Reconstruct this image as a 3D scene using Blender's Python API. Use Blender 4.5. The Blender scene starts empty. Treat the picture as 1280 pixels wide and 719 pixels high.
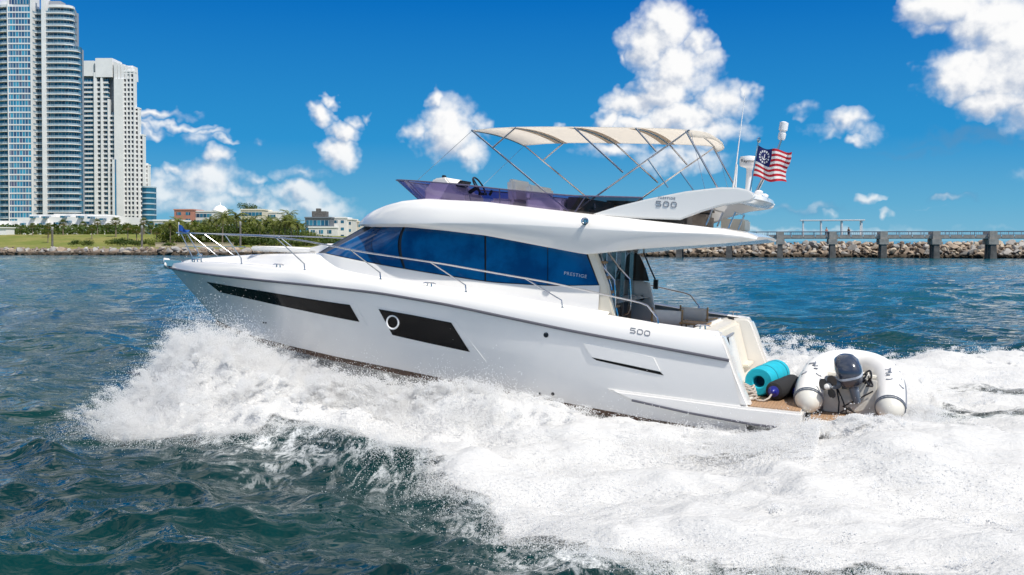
import bpy, bmesh, math, random
import numpy as np
from mathutils import Vector, Matrix, Euler
R=math.radians; PI=math.pi
S=bpy.context.scene; COL=S.collection
random.seed(7); RNG=np.random.default_rng(11)

# ------------------------------------------------------------------ camera
H=3.27
cam=bpy.data.cameras.new('camera'); cam.lens=36*1200/1280; cam.sensor_width=36; cam.clip_start=.1; cam.clip_end=30000
cam.shift_y=-(59.5-1200*math.tan(R(1)) -1.0)/1280
co=bpy.data.objects.new('camera',cam); COL.objects.link(co); co.location=(0,0,H); co.rotation_euler=(R(89),0,0); S.camera=co
# ------------------------------------------------------------------ exposure
S.view_settings.view_transform='Standard'; S.view_settings.look='None'; S.view_settings.gamma=1; S.view_settings.exposure=0.46
S.view_settings.use_curve_mapping=False
S.cycles.max_bounces=8; S.cycles.transparent_max_bounces=24; S.cycles.caustics_reflective=False; S.cycles.caustics_refractive=False
S.cycles.sample_clamp_indirect=6
# ------------------------------------------------------------------ sun
SUN_EL,SUN_AZ=55,133
sd=Vector((math.sin(R(SUN_AZ))*math.cos(R(SUN_EL)),math.cos(R(SUN_AZ))*math.cos(R(SUN_EL)),math.sin(R(SUN_EL))))
sl=bpy.data.lights.new('sun','SUN'); sl.energy=3.4; sl.angle=R(.5); sl.color=(1,.955,.88)
so=bpy.data.objects.new('sun',sl); COL.objects.link(so); so.rotation_euler=sd.to_track_quat('Z','Y').to_euler(); so.location=(0,0,60)
# ------------------------------------------------------------------ node helpers
class NT:
    def __init__(s,t): s.t=t; s.n=t.nodes; s.l=t.links
    def new(s,typ,**kw):
        n=s.n.new(typ)
        for k,v in kw.items():
            if k.startswith('i_'):
                key=k[2:]; n.inputs[int(key) if key.isdigit() else key.replace('_',' ')].default_value=v
            else: setattr(n,k,v)
        return n
    def link(s,a,b): s.l.new(a,b)
    def val(s,x,sock):
        if isinstance(x,(int,float)): sock.default_value=x
        elif isinstance(x,(tuple,list)): sock.default_value=x
        else: s.l.new(x,sock)
    def m(s,op,a,b=0.,c=None,clamp=False):
        n=s.n.new('ShaderNodeMath'); n.operation=op; n.use_clamp=clamp
        s.val(a,n.inputs[0]); s.val(b,n.inputs[1])
        if c is not None: s.val(c,n.inputs[2])
        return n.outputs[0]
    def vm(s,op,a,b=(0,0,0),out=0):
        n=s.n.new('ShaderNodeVectorMath'); n.operation=op; s.val(a,n.inputs[0]); s.val(b,n.inputs[1]); return n.outputs[out]
    def mix(s,f,a,b):
        n=s.n.new('ShaderNodeMix'); n.data_type='RGBA'; s.val(f,n.inputs[0]); s.val(a,n.inputs[6]); s.val(b,n.inputs[7]); return n.outputs[2]
    def sstep(s,x,a,b,lo=0.,hi=1.):
        n=s.n.new('ShaderNodeMapRange'); n.interpolation_type='SMOOTHSTEP'; s.val(x,n.inputs[0]); s.val(a,n.inputs[1]); s.val(b,n.inputs[2]); s.val(lo,n.inputs[3]); s.val(hi,n.inputs[4]); return n.outputs[0]
    def noise(s,vec,scale,detail=4,rough=.55,out=0,dist=0.):
        n=s.n.new('ShaderNodeTexNoise'); 
        if vec is not None: s.l.new(vec,n.inputs['Vector'])
        n.inputs['Scale'].default_value=scale; n.inputs['Detail'].default_value=detail; n.inputs['Roughness'].default_value=rough; n.inputs['Distortion'].default_value=dist
        return n.outputs[out]
    def ramp(s,f,stops):
        n=s.n.new('ShaderNodeValToRGB'); s.val(f,n.inputs[0]); e=n.color_ramp.elements
        while len(e)<len(stops): e.new(.5)
        for q,(p,c) in zip(e,stops): q.position=p; q.color=(*c,1)
        return n.outputs[0]
def c4(c): return (c[0],c[1],c[2],1)
# ------------------------------------------------------------------ sky with clouds (in azimuth / elevation)
W_=bpy.data.worlds.new('World'); S.world=W_; W_.use_nodes=True
nt=NT(W_.node_tree); nt.n.clear()
PXR=1/1200.
def AE(px,py):   # a sky direction as azimuth, elevation (radians)
    t=(px-640)*PXR; az=math.atan(t); return az, math.atan((301-py)*PXR*math.cos(az))
CL=[ # px, py, rx, ry, strength
 (835,33,46,34,1),(872,52,22,24,.8),(812,58,44,36,1),(850,88,54,40,1),(826,120,46,26,1),(795,130,48,22,.9),(762,148,34,16,.8),(845,150,60,26,1),
 (905,128,44,34,.8),(935,112,16,20,.6),(778,68,13,20,.45),(870,168,70,22,.8),(800,160,55,18,.8),(765,186,60,16,.6),(850,196,85,20,.55),(700,155,10,9,.4),
 (1182,8,56,28,1),(1165,36,34,14,.6),(1236,32,62,40,1),(1215,92,60,38,1),(1262,80,70,60,1),(1300,60,80,90,1),(1180,98,30,22,.7),(1240,128,46,26,.9),(1320,140,70,30,.9),
 (1062,150,34,17,.55),(1005,142,26,13,.35),(1070,176,20,9,.5),(1036,160,30,12,.35),(1085,165,26,14,.35),
 (562,158,42,46,1),(545,126,20,16,.7),(520,168,22,26,.6),(590,188,30,24,.7),(600,150,22,20,.5),
 (430,162,28,16,.9),(424,186,28,28,1),(402,142,17,15,.7),(414,126,10,10,.6),(445,150,18,12,.5),(462,143,10,7,.4),
 (272,198,22,18,.9),(262,222,52,28,1),(220,215,20,14,.8),(210,240,46,26,.9),(300,240,34,16,.8),(250,256,80,24,.8),(320,226,22,10,.5),
 (380,245,44,20,1),(400,262,60,22,.9),(356,266,50,20,.7),(432,264,20,12,.6),(318,252,26,18,.8),(376,220,50,12,.45),(330,270,90,14,.6),
 (206,144,40,9,.6),(222,158,48,7,.55),(192,163,30,8,.5),(262,166,30,5,.35),(282,173,22,5,.4),(248,172,26,14,.25),(325,175,12,10,.25),
 (1090,247,17,9,.7),(1104,270,9,7,.5),(1035,270,12,7,.4),(1010,260,50,9,.2),(1195,247,30,6,.25),(1150,262,80,5,.12),(950,262,60,8,.2),(575,285,200,10,.3),(1000,290,330,7,.35),
 # beyond the frame
 (1500,40,120,60,.9),(1620,150,130,40,.8),(-120,60,90,50,.9),(-260,150,140,40,.9),(20,20,40,26,.7),(-20,140,60,30,.7),(1420,220,120,26,.6),(-60,230,110,24,.7)]
tc=nt.new('ShaderNodeTexCoord'); sx=nt.new('ShaderNodeSeparateXYZ'); nt.link(tc.outputs['Generated'],sx.inputs[0])
az=nt.m('ARCTAN2',sx.outputs[0],sx.outputs[1]); el=nt.m('ARCSINE',sx.outputs[2])
cb=nt.new('ShaderNodeCombineXYZ'); nt.link(az,cb.inputs[0]); nt.link(el,cb.inputs[1]); P=cb.outputs[0]
wob=nt.noise(P,30,3,.6,out=1); wv=nt.new('ShaderNodeVectorMath',operation='MULTIPLY_ADD'); nt.link(wob,wv.inputs[0]); wv.inputs[1].default_value=(.05,.04,0); nt.link(nt.vm('SUBTRACT',P,(.025,.02,0)),wv.inputs[2]); Pw=wv.outputs[0]
def blobs(ox,oy):
    acc=None
    for px,py,rx,ry,s in CL:
        a,e=AE(px,py); s=s*(.80 if py>195 and px<470 else 1); fx_,fy_=1/(rx*PXR*1.12),1/(ry*PXR*1.12)
        q=nt.new('ShaderNodeVectorMath',operation='MULTIPLY_ADD'); nt.link(Pw,q.inputs[0]); q.inputs[1].default_value=(fx_,fy_,0); q.inputs[2].default_value=(-a*fx_+ox,-e*fy_+oy,0)
        L=nt.vm('LENGTH',q.outputs[0],out=1); f=nt.m('MULTIPLY_ADD',L,-s,s)
        acc=f if acc is None else nt.m('MAXIMUM',acc,f)
    return nt.m('MAXIMUM',acc,0.)
A0=blobs(0,0); A1=blobs(.22,.34)
n1=nt.noise(P,34,7,.56); n2=nt.noise(nt.vm('ADD',P,(.008,.011,0)),34,5,.56)
D0=nt.m('MULTIPLY_ADD',nt.m('SUBTRACT',n1,.5),1.25,nt.m('MULTIPLY',A0,1.75)); D0=nt.m('MULTIPLY',D0,nt.sstep(A0,.0,.14))
alpha=nt.m('MULTIPLY',nt.sstep(D0,.06,1.12),nt.sstep(el,-.002,.01))
lit=nt.m('ADD',nt.m('SUBTRACT',A0,A1),nt.m('MULTIPLY',nt.m('SUBTRACT',n1,n2),1.7))
lit=nt.sstep(lit,-.58,.30)
ccol=nt.mix(lit,c4((.36,.41,.50)),c4((.715,.715,.715)))
sky=nt.new('ShaderNodeTexSky',sky_type='NISHITA',sun_disc=False,sun_elevation=R(SUN_EL),sun_rotation=R(SUN_AZ),altitude=0,air_density=1.0,dust_density=.35,ozone_density=1.5)
SKYS=.085
skyn=nt.vm('MULTIPLY',sky.outputs[0],(SKYS,SKYS,SKYS))
# the deep blue of a clear tropical sky away from the sun
rampc=nt.ramp(nt.m('MULTIPLY',el,1/.6),[(0,(.150,.350,.475)),(.06,(.090,.305,.475)),(.17,(.020,.212,.46)),(.42,(.001,.108,.375)),(1,(.04,.11,.27))])
skyc=nt.mix(nt.sstep(el,.36,.9),rampc,skyn)
ccol=nt.mix(nt.sstep(el,.0,.11,.40,0.),ccol,nt.vm('MULTIPLY',rampc,(1.5,1.15,1.05)))
# unseen clouds added overhead to whiten the fill and brighten the sea's reflections
gen=nt.noise(tc.outputs['Generated'],3.2,5,.6); gen=nt.m('MULTIPLY',nt.m('MULTIPLY',nt.sstep(gen,.44,.60),nt.sstep(el,.275,.36)),nt.sstep(el,.7,1.1,.95,.45))
dk=None
for px,py,rx,ry,s in ((1225,172,90,13,.5),(1160,176,34,8,.35),(1010,262,60,8,.3),(1200,247,34,6,.35),(1140,190,60,6,.25)):
    a,e=AE(px,py); q=nt.vm('MULTIPLY',nt.vm('SUBTRACT',Pw,(a,e,0)),(1/(rx*PXR*1.2),1/(ry*PXR*1.2),0)); f=nt.m('MULTIPLY',nt.sstep(nt.vm('LENGTH',q,out=1),1.,.2),s); dk=f if dk is None else nt.m('MAXIMUM',dk,f)
skyc=nt.mix(nt.m('MULTIPLY',dk,nt.sstep(n1,.3,.6)),skyc,c4((.085,.205,.36)))
full=nt.mix(alpha,skyc,ccol); full=nt.mix(gen,full,c4((.86,.84,.81)))
bg=nt.new('ShaderNodeBackground'); nt.link(full,bg.inputs[0]); bg.inputs[1].default_value=1.0
wo=nt.new('ShaderNodeOutputWorld'); nt.link(bg.outputs[0],wo.inputs[0])

# ------------------------------------------------------------------ materials
def pmat(name,col,rough=.5,metal=0,spec=.5,var=.0,vscale=3,bump=0,bscale=20,coat=0,trans=0,col2=None):
    m=bpy.data.materials.new(name); m.use_nodes=True; t=NT(m.node_tree); b=t.n['Principled BSDF']
    b.inputs['Roughness'].default_value=rough; b.inputs['Metallic'].default_value=metal; b.inputs['Specular IOR Level'].default_value=spec
    b.inputs['Coat Weight'].default_value=coat; b.inputs['Coat Roughness'].default_value=.05
    tcn=t.new('ShaderNodeTexCoord')
    if var or col2:
        n=t.noise(tcn.outputs['Object'],vscale,5,.6)
        ca=col; cb_=col2 if col2 else tuple(max(0,x*(1-var)) for x in col)
        t.link(t.mix(t.sstep(n,.35,.65),c4(ca),c4(cb_)),b.inputs['Base Color'])
    else: b.inputs['Base Color'].default_value=c4(col)
    if bump:
        bn=t.new('ShaderNodeBump'); bn.inputs['Strength'].default_value=bump; bn.inputs['Distance'].default_value=.02
        t.link(t.noise(tcn.outputs['Object'],bscale,5,.6),bn.inputs['Height']); t.link(bn.outputs[0],b.inputs['Normal'])
    if trans:
        tr=t.new('ShaderNodeBsdfTranslucent'); tr.inputs[0].default_value=c4(col); mx=t.new('ShaderNodeMixShader'); mx.inputs[0].default_value=trans
        t.link(b.outputs[0],mx.inputs[1]); t.link(tr.outputs[0],mx.inputs[2]); t.link(mx.outputs[0],t.n['Material Output'].inputs[0])
    return m
def tinted(name,col,gl=.12,rough=.02):
    m=bpy.data.materials.new(name); m.use_nodes=True; t=NT(m.node_tree); t.n.remove(t.n['Principled BSDF'])
    tr=t.new('ShaderNodeBsdfTransparent'); tr.inputs[0].default_value=c4(col); gs=t.new('ShaderNodeBsdfGlossy'); gs.inputs['Roughness'].default_value=rough
    lw=t.new('ShaderNodeLayerWeight'); lw.inputs[0].default_value=.25; mx=t.new('ShaderNodeMixShader')
    t.link(t.m('ADD',t.m('MULTIPLY',lw.outputs['Fresnel'],.6),gl*.3),mx.inputs[0]); t.link(tr.outputs[0],mx.inputs[1]); t.link(gs.outputs[0],mx.inputs[2]); t.link(mx.outputs[0],t.n['Material Output'].inputs[0])
    return m
M=dict(
 gel=pmat('white_gelcoat',(.85,.825,.79),.16,var=.02,vscale=.6,coat=.5),
 hull=pmat('hull_gelcoat',(.86,.845,.82),.12,var=.04,vscale=.7,coat=1),
 cream=pmat('cream_gelcoat',(.74,.68,.57),.3,var=.05),
 steel=pmat('stainless_steel',(.62,.62,.63),.16,1),
 rub=pmat('grey_rub_rail',(.10,.10,.12),.35),
 black=pmat('black_plastic',(.015,.015,.018),.35),
 glassblk=pmat('black_hull_glass',(.005,.005,.006),.06,spec=.16),
 glassblue=pmat('blue_salon_glass',(.003,.115,.31),.025,spec=.5,col2=(.002,.050,.17),vscale=1.3,bump=.06,bscale=1.6),  # darker blue blotches paint in reflections and a hint of the interior
 glassdk=pmat('dark_door_glass',(.012,.013,.016),.04),
 brownglass=pmat('brown_tinted_glass',(.055,.045,.04),.06),
 antif=pmat('antifouling',(.13,.075,.05),.55,var=.5,vscale=14),
 teak=None,
 purple=tinted('purple_acrylic',(.31,.26,.53),.15), smoke=tinted('smoked_acrylic',(.22,.19,.22),.15),
 canvas=pmat('cream_canvas',(.92,.88,.82),.85,var=.03,vscale=2,trans=.72),
 taupe=pmat('taupe_canvas',(.10,.085,.075),.8,var=.35,vscale=5),
 vinyl=pmat('white_vinyl',(.78,.75,.70),.45),
 navy=pmat('navy_cloth',(.03,.13,.50),.8,trans=.4), white=pmat('white_paint',(.8,.8,.8),.4),
 greyl=pmat('grey_letters',(.22,.23,.26),.4), silverl=pmat('silver_letters',(.45,.5,.58),.3),
 teal=pmat('teal_foam',(.0,.42,.55),.75,var=.12,vscale=6,bump=.1,bscale=40), tealdk=pmat('dark_teal_band',(.0,.10,.16),.7),
 fender=pmat('black_fender_cover',(.014,.014,.016),.9,bump=.4,bscale=60), bluecap=pmat('blue_fender_end',(.01,.015,.22),.35),
 rope=pmat('rope',(.52,.46,.40),.9,bump=.6,bscale=120), hypalon=pmat('white_inflatable_fabric',(.82,.80,.77),.38,var=.03,bump=.05,bscale=3),
 hypbeige=pmat('warm_white_fabric',(.70,.67,.60),.45), greyband=pmat('grey_rubber',(.17,.19,.23),.5),
 cowl=pmat('slate_cowl',(.035,.045,.07),.18,coat=.5), cowl2=pmat('slate_blue_leg',(.13,.17,.23),.3),
 woodlt=pmat('light_wood',(.42,.26,.12),.5,var=.3,vscale=12), chairfab=pmat('grey_chair_fabric',(.76,.75,.73),.85,var=.06),
 panelg=pmat('grey_white_panel',(.74,.73,.70),.4), skin=pmat('skin',(.5,.3,.2),.6),
)
def teakmat():
    m=bpy.data.materials.new('teak_planking'); m.use_nodes=True; t=NT(m.node_tree); b=t.n['Principled BSDF']; tcn=t.new('ShaderNodeTexCoord')
    s=t.new('ShaderNodeSeparateXYZ'); t.link(tcn.outputs['Object'],s.inputs[0])
    fr=t.m('FRACT',t.m('MULTIPLY',s.outputs[0],1/.055)); line=t.sstep(fr,.0,.12)
    mp=t.new('ShaderNodeMapping'); mp.inputs['Scale'].default_value=(14,1.5,4); t.link(tcn.outputs['Object'],mp.inputs[0])
    n=t.noise(mp.outputs[0],2.5,5,.6); wood=t.mix(n,c4((.30,.17,.09)),c4((.46,.30,.18)))
    t.link(t.mix(line,c4((.03,.025,.02)),wood),b.inputs['Base Color']); b.inputs['Roughness'].default_value=.6; return m
M['teak']=teakmat()
# ------------------------------------------------------------------ mesh helpers
class MB:
    def __init__(s): s.v=[]; s.f=[]; s.mi=[]
    def add(s,vs,fs,mi=0):
        o=len(s.v); s.v+= [tuple(map(float,p)) for p in vs]; s.f+=[tuple(i+o for i in f) for f in fs]; s.mi+=[mi]*len(fs); return s
    def box(s,x0,x1,y0,y1,z0,z1,mi=0,bev=0):
        vs=[(x,y,z) for z in (z0,z1) for y in (y0,y1) for x in (x0,x1)]
        return s.add(vs,[(0,2,3,1),(4,5,7,6),(0,1,5,4),(2,6,7,3),(0,4,6,2),(1,3,7,5)],mi)
    def obox(s,c,size,rot=(0,0,0),mi=0):
        m=Euler(rot).to_matrix(); hx,hy,hz=[q/2 for q in size]; c=Vector(c)
        vs=[c+m@Vector((x*hx,y*hy,z*hz)) for z in (-1,1) for y in (-1,1) for x in (-1,1)]
        return s.add(vs,[(0,2,3,1),(4,5,7,6),(0,1,5,4),(2,6,7,3),(0,4,6,2),(1,3,7,5)],mi)
    def tube(s,path,r,n=8,mi=0,closed=False,cap=True):
        P=[Vector(p) for p in path]; k=len(P); rr=r if isinstance(r,(list,tuple)) else [r]*k
        T=[]
        for i in range(k):
            a=P[(i-1)%k] if closed or i>0 else P[i]; b=P[(i+1)%k] if closed or i<k-1 else P[i]; T.append((b-a).normalized())
        up=Vector((0,0,1)) if abs(T[0].z)<.9 else Vector((1,0,0)); rings=[]
        N=(up-T[0]*up.dot(T[0])).normalized()
        for i in range(k):
            N=(N-T[i]*N.dot(T[i])).normalized(); B=T[i].cross(N)
            rings.append([P[i]+(N*math.cos(2*PI*j/n)+B*math.sin(2*PI*j/n))*rr[i] for j in range(n)])
        return s.rings(rings,mi,closed,cap)
    def rings(s,rings,mi=0,closed=False,cap=True,wrap=True):
        n=len(rings[0]); k=len(rings); vs=[p for r_ in rings for p in r_]; fs=[]
        for i in range(k if closed else k-1):
            a=i*n; b=((i+1)%k)*n
            for j in range(n if wrap else n-1):
                j2=(j+1)%n; fs.append((a+j,a+j2,b+j2,b+j))
        if cap and not closed and wrap: fs.append(tuple(range(n))[::-1]); fs.append(tuple(range((k-1)*n,k*n)))
        return s.add(vs,fs,mi)
    def grid(s,rows,mi=0): return s.rings(rows,mi,False,False,False)
    def lathe(s,prof,n=24,mi=0,mat=None):
        m=mat or Matrix.Identity(4); rings=[[m@Vector((r*math.cos(2*PI*j/n),r*math.sin(2*PI*j/n),z)) for j in range(n)] for r,z in prof]
        return s.rings(rings,mi)
    def prism(s,poly,a,b,axis=1,mi=0):   # polygon in the other two axes, extruded from a to b
        def P(p,t): q=list(p); q.insert(axis,t); return q
        n=len(poly); vs=[P(p,a) for p in poly]+[P(p,b) for p in poly]
        return s.add(vs,[tuple(range(n)),tuple(range(2*n-1,n-1,-1))]+[(i,n+i,n+(i+1)%n,(i+1)%n) for i in range(n)],mi)
    def mirror(s):
        o=len(s.v); s.v+=[(x,-y,z) for x,y,z in s.v]; s.f+=[tuple(i+o for i in f[::-1]) for f in s.f]; s.mi+=s.mi; return s
    def build(s,name,mat,parent=None,smooth=35,bevel=0,mesh=None):
        me=bpy.data.meshes.new(name); me.from_pydata(s.v,[],s.f)
        for m in (mat if isinstance(mat,(list,tuple)) else [mat]): me.materials.append(m)
        if any(s.mi): me.polygons.foreach_set('material_index',s.mi)
        bm=bmesh.new(); bm.from_mesh(me); bmesh.ops.remove_doubles(bm,verts=bm.verts,dist=1e-5); bmesh.ops.recalc_face_normals(bm,faces=bm.faces)
        if bevel: bmesh.ops.bevel(bm,geom=[e for e in bm.edges if len(e.link_faces)==2 and e.calc_face_angle(0)>.5],offset=bevel,segments=2,affect='EDGES',clamp_overlap=True)
        bm.to_mesh(me); bm.free()
        if smooth: me.shade_smooth(); me.set_sharp_from_angle(angle=R(smooth))
        return link(name,me,parent)
def link(name,me,parent=None):
    o=bpy.data.objects.new(name,me); COL.objects.link(o)
    if parent: o.parent=parent
    return o
def tag(o,label=None,cat=None,group=None,kind=None):
    for k,v in (('label',label),('category',cat),('group',group),('kind',kind)):
        if v: o[k]=v
    return o
def thing(name,label,cat,mat=None,group=None,loc=None):
    o=bpy.data.objects.new(name,None); COL.objects.link(o); o.empty_display_size=.2
    if mat is not None: o.matrix_world=mat
    if loc is not None: o.location=loc
    return tag(o,label,cat,group)
def dup(root,loc=None,rz=None,sc=None,label=None,group=None):
    r=root.copy(); COL.objects.link(r)
    if loc is not None: r.location=loc
    if rz is not None: r.rotation_euler=(0,0,rz)
    if sc is not None: r.scale=(sc,)*3 if isinstance(sc,(int,float)) else sc
    if label: r['label']=label
    if group: r['group']=group
    for ch in root.children:
        c=ch.copy(); COL.objects.link(c); c.parent=r
        for q in ch.children:
            d=q.copy(); COL.objects.link(d); d.parent=c
    return r
def text(name,s,size,mat,parent,M4,ext=.002,sx=1.0,sp=1.0):
    cu=bpy.data.curves.new(name,'FONT'); cu.body=s; cu.size=size; cu.extrude=ext; cu.space_character=sp; cu.align_x='CENTER'; cu.align_y='CENTER'
    to=bpy.data.objects.new(name,cu); COL.objects.link(to); bpy.context.view_layer.update()
    me=bpy.data.meshes.new_from_object(to.evaluated_get(bpy.context.evaluated_depsgraph_get())); bpy.data.objects.remove(to)
    me.transform(M4@Matrix.Diagonal((sx,1,1,1))); me.materials.clear(); me.materials.append(mat); return link(name,me,parent)
def at(px,py,Y): return Vector(((px-640)/1200*Y,Y,H+(301-py)/1200*Y))
def interp(tab,x,col): 
    xs=[t[0] for t in tab]; ys=[t[col] for t in tab]
    if xs[0]>xs[-1]: xs=xs[::-1]; ys=ys[::-1]
    return float(np.interp(x,xs,ys))
def smooth_curve(pts,n=90,it=3,key=0):
    P=np.array(pts,float); t=P[:,0]; o=np.argsort(t); P=P[o]; X=np.linspace(P[0,0],P[-1,0],n)
    Q=np.stack([np.interp(X,P[:,0],P[:,k]) for k in range(P.shape[1])],1)
    for _ in range(it): 
        A=Q.copy(); A[1:-1]=(Q[:-2]+2*Q[1:-1]+Q[2:])/4; Q=A
    return Q
# yacht frame
psi,th,ro=R(21.3),R(2.5),R(.5); BO=Vector((4.63,17.7,0))
fx=Vector((-math.cos(psi)*math.cos(th),math.sin(psi)*math.cos(th),math.sin(th))); py_=Vector((-math.sin(psi),-math.cos(psi),0)); up=fx.cross(py_)
ey=py_*math.cos(ro)+up*math.sin(ro); ez=fx.cross(ey)
MY=Matrix(((fx.x,ey.x,ez.x,BO.x),(fx.y,ey.y,ez.y,BO.y),(fx.z,ey.z,ez.z,BO.z),(0,0,0,1)))
def UV2W(u,v): return BO.x-u*math.cos(psi)-v*math.sin(psi), BO.y+u*math.sin(psi)-v*math.cos(psi)
def W2UV(X,Y): dx,dy=X-BO.x,Y-BO.y; return -dx*math.cos(psi)+dy*math.sin(psi), -dx*math.sin(psi)-dy*math.cos(psi)
# ------------------------------------------------------------------ water surface
NW=130
wl=np.exp(RNG.uniform(np.log(.28),np.log(6.5),NW)); wd=R(250)+RNG.normal(0,.6,NW); wk=2*PI/wl; wph=RNG.uniform(0,2*PI,NW); wa=.0078*wl**.70*RNG.uniform(.5,1.5,NW)*.86
# two older wakes crossing the foreground
wl=np.append(wl,[6.5,4.6,3.3]); wd=np.append(wd,[R(305),R(312),R(225)]); wk=2*PI/wl; wph=np.append(wph,[.6,2.2,4.]); wa=np.append(wa,[.05,.035,.025])
def waves(X,Y,sp=None,gerst=True):
    Z=np.zeros_like(X); DX=np.zeros_like(X); DY=np.zeros_like(X)
    patch=.75+.35*np.sin(X*.11+1.3)*np.sin(Y*.07+.4)+.15*np.sin(X*.31-Y*.23)
    for l,dn,k,p,a in zip(wl,wd,wk,wph,wa):
        A=a
        if sp is not None: A=a*np.clip((l/sp-2.2)/3,0,1)
        ph=k*(X*math.cos(dn)+Y*math.sin(dn))+p
        Z+=A*np.cos(ph)
        if gerst: s_=A*np.sin(ph)*.85; DX-=s_*math.cos(dn); DY-=s_*math.sin(dn)
    return DX*patch,DY*patch,Z*patch
# ---- extent of the white water, in yacht plan coordinates (u forward, v to port)
UO=[-60,-30,-20,-8,-3,-1.35,-.6,.6,1.5,2.3,3.85,5.25,6.7,8.1,9.1,10.0,10.8,11.6,12.1]
VO=[16,12.5,11.2,9.3,8.7,8.45,8.65,8.45,7.9,7.3,6.0,4.9,4.9,5.5,5.9,5.4,4.7,3.8,2.5]
def vout(u): return np.interp(u,UO,VO,right=-50)
US=[-60,-30,-12,-6,-2.5,.4,3,6,8.5,10,11.2,11.8]; VS=[18,14,11.6,10.6,9.4,8.6,6.4,4.9,4.3,3.4,2.4,1.2]
def vstar(u): return np.interp(u,US,VS,right=-50)
def hullB(u): return np.interp(u,[-.05,0,5,7,8.5,10,11.2,12.2],[0,1.9,1.9,1.78,1.5,1.05,.6,.05])
def sstep(x,a,b): t=np.clip((x-a)/(b-a),0,1); return t*t*(3-2*t)
_g=[RNG.uniform(0,1,(64,64)) for _ in range(6)]
def vnoise(X,Y,sc,i=0):
    x=X*sc; y=Y*sc; x0=np.floor(x).astype(int); y0=np.floor(y).astype(int); fx_=x-x0; fy=y-y0; fx_=fx_*fx_*(3-2*fx_); fy=fy*fy*(3-2*fy); G=_g[i%6]
    return (G[x0%64,y0%64]*(1-fx_)+G[(x0+1)%64,y0%64]*fx_)*(1-fy)+(G[x0%64,(y0+1)%64]*(1-fx_)+G[(x0+1)%64,(y0+1)%64]*fx_)*fy
def fbm(X,Y,sc,o=4,g=.55,i=0):
    s=0;a=1;n=0
    for k in range(o): s=s+a*vnoise(X+13.7*k,Y-7.1*k,sc,i+k); n+=a; a*=g; sc*=2.07
    return s/n
def foam_density(u,v):
    """1 inside the white water, falling to 0 over its ragged border"""
    wob=(fbm(u,v,.55,4,.6,1)-.5)
    dp=vout(u)+wob*1.5-v; ds=vstar(u)+wob*1.2+v
    D=sstep(dp,-.25,.55)*sstep(ds,-.25,.5)
    # darker water showing through behind the stern
    gap=np.exp(-(((u+5.4)/3.4)**2+((v+1.4-.22*(u+4))/.9)**2))+.9*np.exp(-(((u+8.)/4.5)**2+((v+4.2)/.8)**2))+.6*np.exp(-(((u+7)/4.5)**2+((v-2.0)/.45)**2))+.9*np.exp(-(((u+2.9)/1.6)**2+((v-1.0+.3*(u+2.9))/.55)**2))
    lace=.5*np.exp(-(((u+6)/4)**2+((v-3.6)/1.1)**2))
    D=D-gap*1.5*(.75+1.0*(fbm(u,v,.9,3,.6,3)-.35))-lace*.6
    D=D-.55*np.exp(-(((u-8.3)/1.6)**2+((v-5.0)/.55)**2))*(fbm(u,v,1.3,3,.6,2))
    return np.clip(D,0,1)
def far_lace(u,v):
    wob=(fbm(u,v,.3,4,.6,2)-.5)*3
    a=sstep(vout(np.minimum(u,11))+wob*(1-.8*sstep(u,7,9.5))-v,-2.4+1.9*sstep(u,7,9.5),.4)*sstep(vstar(np.minimum(u,11))+wob+v,-1.6,.4)*sstep(12.6-u,0,1.0)
    return a
# frontal fan
nr,nc=1000,620
d=3.6*(7000/3.6)**(np.linspace(0,1,nr)**1.0); tx=np.linspace(-1.15,1.15,nc)
DD,TT=np.meshgrid(d,tx,indexing='ij'); X=TT*DD; Y=DD.copy()
sp=np.maximum(np.broadcast_to((d*(math.log(7000/3.6)/nr))[:,None],X.shape),DD*2.3/nc)
dx,dy,dz=waves(X,Y,sp)
fade=1-sstep(np.hypot(X,Y),900,4000)
u,v=W2UV(X,Y); lace=np.where((np.abs(u)<70)&(np.abs(v)<30),far_lace(u,v),0)
VV=np.stack([X+dx*fade,Y+dy*fade,dz*fade],-1).reshape(-1,3)
idx=np.arange(nr*nc).reshape(nr,nc)
F4=np.stack([idx[:-1,:-1],idx[:-1,1:],idx[1:,1:],idx[1:,:-1]],-1).reshape(-1,4)
# the rest of the sea all round, coarse, joined to the rim of the fan
extra=[];ef=[]
def rim(ids,outs):
    o=nr*nc+len(extra); extra.extend(outs)
    for i in range(len(ids)-1): ef.append((ids[i],ids[i+1],o+i+1,o+i))
L_=list(idx[:,0]); rim(L_,[(-1.15*q-max(14,q*.9),min(q,6900.)-max(10,.5*q),0) for q in d])
R_=list(idx[:,-1][::-1]); rim(R_,[(1.15*q+max(14,q*.9),min(q,6900.)-max(10,.5*q),0) for q in d[::-1]])
N_=list(idx[0,:][::-1]); rim(N_,[(t*3.6*5,-20,0) for t in tx[::-1]])
VV=np.concatenate([VV,np.array(extra,float)]); 
me=bpy.data.meshes.new('water'); nf=len(F4)
me.vertices.add(len(VV)); me.vertices.foreach_set('co',VV.ravel())
FE=np.array(ef); FA=np.concatenate([F4,FE]); me.loops.add(FA.size); me.loops.foreach_set('vertex_index',FA.ravel().astype(np.int32))
me.polygons.add(len(FA)); me.polygons.foreach_set('loop_start',np.arange(0,FA.size,4,dtype=np.int32)); me.polygons.foreach_set('loop_total',np.full(len(FA),4,np.int32))
me.update(calc_edges=True); me.shade_smooth()
at_=me.attributes.new('foam','FLOAT','POINT'); fl=np.zeros(len(VV),np.float32); fl[:nr*nc]=lace.ravel(); at_.data.foreach_set('value',fl)
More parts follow.
